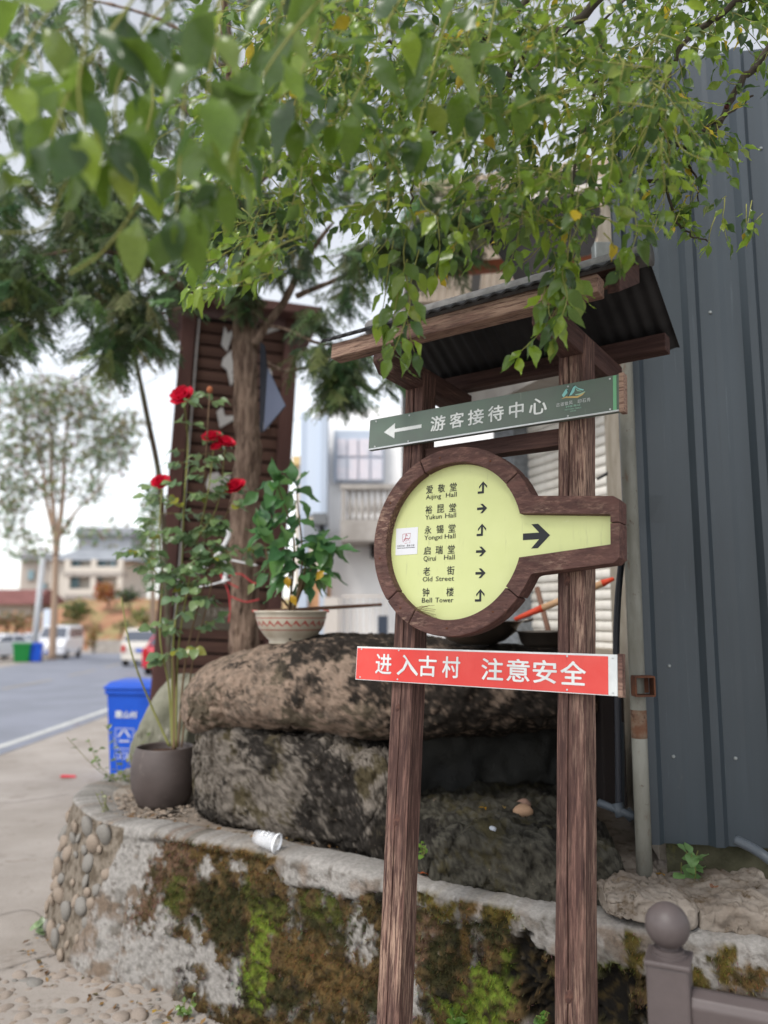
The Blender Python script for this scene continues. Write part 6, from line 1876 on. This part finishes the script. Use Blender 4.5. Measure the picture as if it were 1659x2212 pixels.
# grey concrete house
gh = thing('grey_house', 'big grey concrete house with stepped roofs above the earth bank', 'house', (P(170, 1290, 84).x, 84, 2.0))
def gable(xa, xb, ya, yb, Y, dep, nm, m, parent, k=0.12):
    a, b = P(xa, ya, Y), P(xb, yb, Y)
    L = Vector(parent.location)
    ins = (b.x - a.x) * k
    mb = MB()
    mb.add([Vector(v) - L for v in ((a.x, Y, b.z), (b.x, Y, b.z), (b.x, Y + dep, b.z), (a.x, Y + dep, b.z), (a.x + ins, Y + dep * 0.45, a.z), (b.x - ins, Y + dep * 0.45, a.z), (b.x - ins, Y + dep * 0.6, a.z), (a.x + ins, Y + dep * 0.6, a.z))],
           [(3, 2, 1, 0), (4, 5, 6, 7), (0, 1, 5, 4), (1, 2, 6, 5), (2, 3, 7, 6), (3, 0, 4, 7)])
    return mb.build(nm, m, parent)
slab(112, 1206, 262, 1318, 84, 9, M_HOUSE2, 'wall', gh)
slab(46, 1208, 116, 1318, 86, 8, M_HOUSE, 'wall', gh)
slab(42, 1195, 118, 1209, 85.2, 9, M_HROOF, 'roof_slab', gh)
slab(168, 1155, 282, 1192, 87, 5, M_HROOF, 'upper_wall', gh)
slab(164, 1139, 286, 1156, 86.5, 6, M_HROOF, 'upper_roof', gh)
gable(104, 290, 1176, 1210, 83, 10, 'roof', M_HROOF, gh, 0.2)
for y0, y1 in ((1236, 1245), (1284, 1294)):
    slab(140, y0, 262, y1, 82.4, 2.0, M_BALC, 'balcony_slab', gh)
slab(140, 1224, 262, 1236, 82.45, 0.2, M_HOUSE2, 'balcony_wall', gh)
slab(140, 1272, 262, 1284, 82.45, 0.2, M_HOUSE2, 'balcony_wall', gh)
for x0, y0, x1, y1 in ((155, 1211, 172, 1224), (204, 1211, 230, 1224), (148, 1247, 170, 1270), (194, 1248, 218, 1270), (236, 1211, 250, 1224), (60, 1232, 72, 1252), (88, 1260, 98, 1276)):
    near_ = x0 > 110
    f = slab(x0 - 1.5, y0 - 1.5, x1 + 1.5, y1 + 1.5, 83.7 if near_ else 85.8, 0.3, M_HOUSE, 'window', gh)
    a, b = P(x0, y0, 83.6 if near_ else 85.7), P(x1, y1, 83.6 if near_ else 85.7)
    MB().box(Vector(((a.x + b.x) / 2, (83.66 if near_ else 85.76), (a.z + b.z) / 2)) - Vector(gh.location), (b.x - a.x, 0.06, a.z - b.z)).build('pane', M_PANE, f)
for x in (143, 200, 258):
    slab(x - 3, 1208, x + 3, 1318, 82.5, 0.5, M_HOUSE2, 'column', gh)
# low red-tiled house at the left edge
rh = thing('tiled_house', 'low house with a red brown tiled roof at the left edge', 'house', (P(20, 1330, 74).x, 74, 0))
slab(-60, 1302, 66, 1340, 74, 6, M_HOUSE, 'wall', rh)
gable(-70, 76, 1271, 1305, 73, 8, 'roof', M_TILE, rh, 0.06)
# low walls at the road bend
lw = P(236, 1378, 61)
tag(MB().box((lw.x, 61, -0.9), (3.0, 0.4, 0.9)).build('roadside_wall', M_BALC), 'low grey roadside wall at the bend of the road', 'wall')
def blob_leaves(n, c, r, L, cols, mb):
    for k in range(n):
        d = rv(1).normalized() * (rnd.random() ** 0.4)
        p = Vector((c[0] + d.x * r[0], c[1] + d.y * r[1], c[2] + d.z * r[2]))
        col = tuple(x * rnd.uniform(0.6, 1.35) for x in rnd.choice(cols))
        put_leaf(mb, LSH[k % 5], p, rv(1), rv(1) + Vector((0, 0, 1)), L * rnd.uniform(0.6, 1.3), col, 1.5)
def bush(name, label, px_, py, Y, r, cols, n=260, L=0.35, cat='bush'):
    q = P(px_, py, Y)
    t = thing(name, label, cat, (q.x, Y, q.z - r[2]))
    mb = MB()
    for k in range(5):
        c = (rnd.uniform(-.45, .45) * r[0], rnd.uniform(-.4, .4) * r[1], r[2] + rnd.uniform(-.35, .35) * r[2])
        blob_leaves(n // 5, c, tuple(x * 0.65 for x in r), L, cols, mb)
    kind(mb.build('foliage', M_LEAF, t), 'stuff')
    for k in range(3):
        MB().tube([(0, 0, -0.5), (rnd.uniform(-.3, .3) * r[0], 0, r[2])], 0.05, 6).build('stem', M_BRANCH, t)
    return t
bush('bush', 'orange brown leafed bush on the bank before the grey house', 236, 1277, 70, (1.6, 1.2, 1.0), [lin(178, 112, 62), lin(160, 100, 60)], 400)
bush('bush', 'round green bush on the bank left of the orange one', 168, 1318, 67, (1.5, 1.2, 1.2), [lin(92, 104, 56), lin(120, 124, 70)], 350)
bush('bush', 'dark green bush on the bank right of the orange one', 282, 1288, 69, (1.7, 1.2, 0.8), [lin(64, 80, 58), lin(80, 92, 60)], 260)
bush('bush', 'dry yellow bush at the foot of the bank beside the van', 204, 1375, 58, (0.6, 0.6, 1.1), [lin(170, 140, 90), lin(150, 130, 80)], 200, 0.25)
bush('bush', 'brown hedge under the tiled house at the left edge', 30, 1345, 66, (3.4, 1.2, 1.2), [lin(160, 120, 82), lin(120, 108, 70)], 400)
bush('bush', 'yellow green bush on the bank at the left post of the tower', 312, 1330, 65, (1.4, 1.0, 0.9), [lin(150, 150, 92), lin(130, 140, 80)], 200)
bush('bush', 'dry grass tussock on the bank above the van', 152, 1352, 64, (1.3, 0.8, 0.7), [lin(156, 144, 96), lin(130, 128, 82)], 220, 0.22)
bush('bush', 'olive shrub low on the bank left of the beige car', 262, 1352, 64, (1.1, 0.8, 0.6), [lin(138, 134, 92), lin(112, 116, 72)], 200, 0.22)
def street_tree(name, label, px_, py, Y, pts, crown, cols, n, L, rad=0.13):
    q = P(px_, py, Y)
    t = thing(name, label, 'tree', (q.x, Y, G(-15, Y)))
    T = Vector(t.location)
    for i, (c, r0, r1) in enumerate(pts):
        c = smoothcurve([P(x, y, Y) - T for x, y in c], 6)
        MB().tube(c, [lerp(r0, r1, j / (len(c) - 1)) for j in range(len(c))], 8).build('trunk' if i == 0 else 'limb', mat('pale_tree_bark', lin(150, 128, 110), 0.9), t, smooth=True)
    mb = MB()
    for x, y, rx, ry, nn in crown:
        c = P(x, y, Y) - T
        k = Y / 1680
        blob_leaves(int(n * nn), c, (rx * k * 1.25, rx * k, ry * k * 1.3), L, cols, mb)
    kind(mb.build('crown', M_LEAF, t), 'stuff')
OLV = [lin(136, 144, 106), lin(118, 128, 92), lin(150, 152, 118)]
street_tree('street_tree', 'thin leaved tall street tree left of the tower, behind the van', 115, 1420, 38,
            [([(112, 1425), (118, 1300), (120, 1180), (112, 1050), (110, 950), (105, 870)], 0.2, 0.05), ([(120, 1200), (135, 1080), (140, 960), (150, 890)], 0.16, 0.05), ([(116, 1150), (100, 1080), (90, 1000), (60, 930)], 0.12, 0.04), ([(122, 1170), (160, 1110), (210, 1060), (250, 1010)], 0.10, 0.03), ([(115, 1080), (60, 1020), (20, 1000)], 0.08, 0.03)],
            [(60, 900, 60, 40, 1), (140, 880, 70, 40, 1), (220, 920, 60, 40, 0.9), (20, 980, 60, 45, 1), (100, 970, 60, 40, 0.7), (180, 980, 60, 40, 0.7), (250, 980, 40, 40, 0.6), (30, 1060, 50, 40, 0.8), (110, 1050, 50, 30, 0.4), (200, 1060, 40, 30, 0.3), (20, 1130, 40, 40, 0.5), (60, 1180, 40, 30, 0.3), (230, 1150, 40, 30, 0.2), (150, 1150, 40, 30, 0.2), (100, 840, 60, 30, 0.6), (280, 930, 40, 40, 0.4), (190, 850, 60, 30, 0.5), (40, 850, 50, 30, 0.5)], OLV, 620, 0.23)
street_tree('street_tree', 'leafy light green tree just left of the slatted tower', 328, 1300, 42, [([(330, 1400), (330, 1250), (328, 1120)], 0.2, 0.05)], [(330, 1110, 24, 40, 1), (322, 1170, 26, 40, 1), (330, 1230, 22, 40, 1), (336, 1075, 20, 30, 0.8)], [lin(110, 150, 90), lin(92, 132, 80), lin(140, 160, 84)], 240, 0.24)
# utility pole and cables
up_ = thing('utility_pole', 'pale concrete utility pole leaning beside the street tree', 'pole', on_road(73, 43))
MB().tube([(0, 0, 0), tuple(P(94, 1193, 43) - Vector(up_.location))], [0.2, 0.13], 12).build('shaft', mat('pale_concrete_pole', lin(186, 188, 192), 0.8), up_, smooth=True)
q = P(94, 1203, 43) - Vector(up_.location)
MB().box(q, (1.6, 0.1, 0.1)).build('cross_arm', M_FRAME, up_)
for dx in (-0.6, 0.0, 0.6):
    MB().lathe([(0.05, 0), (0.07, 0.05), (0.04, 0.1), (0.06, 0.15), (0.0, 0.2)], 8).build('insulator', M_WHITE, up_, loc=q + Vector((dx, 0, 0.05)))
def cable(a, b, sag, label):
    c = [a.lerp(b, t) + Vector((0, 0, -sag * 4 * t * (1 - t))) for t in [i / 20 for i in range(21)]]
    tag(MB().tube(c, 0.012, 6).build('overhead_cable', M_WIRE), label, 'cable', 'overhead cables')
cable(P(-60, 1120, 36), P(700, 880, 22), 0.5, 'thin overhead cable crossing the sky below the conifer')
cable(P(-60, 985, 36), P(420, 760, 24), 0.6, 'upper thin overhead cable left of the tower')
# road-side notice: a pale blue panel near the van
sb_ = thing('notice_board', 'small white notice board on a post behind the van', 'sign', on_road(106, 52))
MB().box((0, 0, 0.9), (0.1, 0.1, 1.8)).build('post', M_FRAME, sb_)
MB().box((0, -0.08, 2.4), (0.9, 0.06, 1.3)).build('panel', M_BLUEWHITE, sb_)

# ------------------------------------------------------------------ white house with a balcony
wh = thing('balcony_house', 'white house with a baluster balcony between tower and signpost', 'house', (P(740, 1380, 13).x, 13, 0))
slab(700, 880, 1100, 1420, 14.2, 4, M_WHITEWALL, 'wall', wh)
slab(640, 1000, 702, 1420, 15.5, 3, M_CREAM, 'side_wall', wh)
slab(632, 985, 704, 1003, 15.2, 3.4, mat('yellow_eave', lin(206, 180, 130), 0.8), 'eave', wh)
slab(664, 905, 694, 1112, 13.6, 0.3, M_BLUEWHITE, 'shutter_panel', wh)
slab(694, 890, 702, 1380, 13.5, 0.4, mat('blue_grey_trim', lin(178, 188, 202), 0.7), 'corner_post', wh)
slab(650, 890, 662, 1380, 13.7, 0.3, mat('blue_grey_trim', lin(178, 188, 202), 0.7), 'corner_post', wh)
slab(675, 1108, 705, 1132, 13.3, 0.5, M_FRAME, 'air_conditioner', wh)
slab(655, 1130, 700, 1160, 13.5, 0.8, M_HROOF, 'porch_roof', wh)
slab(668, 1240, 712, 1330, 13.8, 0.2, M_BRICK, 'brick_panel', wh)
wnd = slab(722, 930, 830, 1040, 13.95, 0.2, mat('blue_grey_trim', lin(178, 188, 202), 0.7), 'window', wh)
for x0, x1 in ((728, 748), (752, 772), (776, 798), (802, 826)):
    for y0, y1 in ((948, 985), (990, 1036)):
        slab(x0, y0, x1, y1, 13.9, 0.06, mat('pale_pane', lin(192, 196, 206), 0.2, (lin(214, 206, 212), 2, I1), spec=0.5), 'pane', wh)
bal = slab(735, 1122, 862, 1168, 12.9, 1.3, M_BALC, 'balcony', wh)
slab(735, 1046, 862, 1056, 12.9, 0.2, M_BALC, 'balcony_rail', wh)
slab(738, 1056, 746, 1122, 12.92, 0.18, M_BALC, 'balcony_post', wh)
for k in range(8):
    x = 756 + k * 13.5
    top, bot = P(x, 1056, 13.0), P(x, 1122, 13.0)
    h = top.z - bot.z
    MB().lathe([(0.045, 0), (0.03, h * 0.1), (0.055, h * 0.32), (0.03, h * 0.6), (0.024, h * 0.75), (0.045, h * 0.95), (0.045, h)], 12, bot - Vector(wh.location)).build('baluster', M_BALC, wh, smooth=True)
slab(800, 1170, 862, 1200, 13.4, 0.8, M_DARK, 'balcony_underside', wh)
slab(700, 1290, 730, 1400, 13.3, 0.15, M_FRAMEW, 'gate_leaf', wh)
slab(740, 1285, 830, 1290, 13.3, 0.1, M_FRAMEW, 'fence_rail', wh)
for x in range(735, 835, 14):
    slab(x, 1290, x + 2, 1400, 13.3, 0.05, M_FRAMEW, 'fence_bar', wh)
slab(816, 1330, 838, 1400, 11.0, 0.3, mat('dark_blue_jar', lin(70, 78, 92), 0.6), 'water_butt', wh)

# ------------------------------------------------------------------ side building: pillar, roller shutter, plaster
DB = Vector((-0.36, 0.93, 0)).normalized()
s0 = P(1340, 1200, 4.5)
sb2 = thing('side_building', 'side building with a white roller shutter and grey pebbled pillar behind the posts', 'building', (s0.x, s0.y, 0), (0, 0, math.atan2(-DB.y, -DB.x)))
# local x runs toward the camera-right, local -y faces left/outwards
def up_at(px_, py, loc_x):
    pass
LN = 0.95
slat_h = 0.062
z = 0.75
slm = MB().prism([(0.0, 0.0), (-0.012, 0.012), (-0.014, 0.03), (-0.010, 0.05), (0.0, 0.058)], -LN, 0.9, 'yz').mesh('shutter_slat', M_SHUT)
while z < 3.05:
    link('shutter_slat', slm, sb2, loc=(0, 0, z))
    z += slat_h
MB().box((-0.02, 0.35, 1.6), (1.9, 0.6, 3.4)).build('wall', M_PLASTER, sb2)
MB().box((-LN - 0.14, 0.02, 1.5), (0.28, 0.3, 3.2)).build('pillar', M_PILLAR, sb2)
MB().box((-0.2, -0.12, 3.18), (2.3, 0.40, 0.28)).build('lintel', M_BALC, sb2)
MB().tube([(-LN - 0.28, -0.2, 3.02), (-LN + 0.3, -0.2, 3.02)], 0.06, 14).build('gutter_pipe', M_STEELTRIM, sb2, smooth=True)
MB().box((0.15, -0.10, 0.95), (0.75, 0.14, 0.9)).build('plaster_pier', M_PLASTER, sb2)
tag(MB().tube(smoothcurve([P(1290, 1035, 4.2), P(1315, 1020, 4.15), P(1340, 995, 4.1), P(1350, 975, 4.1)], 6), 0.008, 6).build('wire', M_WIRE), 'loose black wire before the roller shutter, right of the post', 'wire')
tag(MB().tube([P(1305, 890, 4.2), P(1345, 950, 4.15)], 0.008, 6).build('wire', M_WIRE), 'straight brown wire slanting below the green board end', 'wire')
tag(MB().box(P(1325, 797, 3.4), (0.05, 0.03, 0.09)).build('red_box', M_LITTER, bevel=0.006), 'small red box peeking above the right end of the green board', 'box')
tag(MB().box(P(1305, 1600, 3.55) , (0.10, 0.3, 0.5)).build('dark_crate', M_DARK, bevel=0.006), 'dark box in the gap between boulder and pole', 'box')

# ------------------------------------------------------------------ canopy over the yard behind the sign
cn = thing('sheet_canopy', 'beige sheet canopy on grey steel rafters above the signpost roof', 'canopy', (1.0, 6.0, 4.2))
ca, cb_, cc_, cd = P(860, 720, 7.6), P(1420, 700, 7.6), P(1420, 330, 4.6), P(900, 400, 4.6)
nx_ = 70
mb = MB()
vs = []
for i in range(nx_ + 1):
    for k in range(2):
        a = ca.lerp(cb_, i / nx_) if k == 0 else cd.lerp(cc_, i / nx_)
        vs.append(a - Vector(cn.location) + Vector((0, 0, 0.02 * (i % 2))))
mb.add(vs, [(2 * i, 2 * i + 2, 2 * i + 3, 2 * i + 1) for i in range(nx_)])
o = mb.build('sheet', M_AWN, cn)
md = o.modifiers.new('t', 'SOLIDIFY')
md.thickness = 0.004
def beam(a, b, w_, m, nm, parent):
    a, b = Vector(a) - Vector(parent.location), Vector(b) - Vector(parent.location)
    d = (b - a)
    q = d.to_track_quat('X', 'Z').to_matrix()
    MB().box((a + b) / 2, (d.length, w_, w_), q).build(nm, m, parent)
dz = Vector((0, 0, -0.06))
for t in (0.02, 0.28, 0.55, 0.85):
    beam(ca.lerp(cb_, t) + dz, cd.lerp(cc_, t) + dz, 0.07, M_FRAME, 'rafter', cn)
for t, m in ((0.0, M_FRAME), (0.35, M_FRAMEW), (0.62, M_FRAMEO), (0.97, M_FRAMEW)):
    beam(ca.lerp(cd, t) + dz * 2, cb_.lerp(cc_, t) + dz * 2, 0.08, m, 'purlin', cn)
for t in (0.03, 0.5, 0.97):
    b = ca.lerp(cb_, t)
    beam(b + dz, (b.x, b.y, 0.5), 0.09, M_FRAME, 'post', cn)
    # raking struts
    beam(b + Vector((0, 0, -1.2)), ca.lerp(cb_, t).lerp(cd.lerp(cc_, t), 0.4) + dz, 0.06, M_FRAME, 'strut', cn)
tp_ = thing('infill', 'black tarpaulin hanging from the canopy above the right post', 'infill', P(1200, 480, 4.5))  # plain black panel put in for a dark area of unknown nature
poly = [(1100, 400), (1180, 372), (1285, 365), (1300, 470), (1280, 545), (1225, 556), (1195, 590), (1120, 622), (1085, 560), (1040, 505)]
pts = [P(x, y, 4.5) for x, y in poly]
mb = MB()
k = len(pts)
T = Vector(tp_.location)
mb.add([p - T for p in pts] + [p - T + Vector((0.05, 0.25, 0.1)) for p in pts], [tuple(range(k)), tuple(range(2 * k - 1, k - 1, -1))] + [(i, i + k, (i + 1) % k + k, (i + 1) % k) for i in range(k)])
mb.build('sheet', M_INFILL, tp_)
beam(P(900, 470, 4.4), P(1330, 395, 4.4), 0.035, M_FRAMEW, 'pole', tp_)
tag(MB().box(P(1306, 565, 3.3), (0.10, 0.06, 0.16)).build('flashing', M_STEELTRIM, bevel=0.004), 'bent galvanised flashing above the roof corner of the signpost', 'flashing')
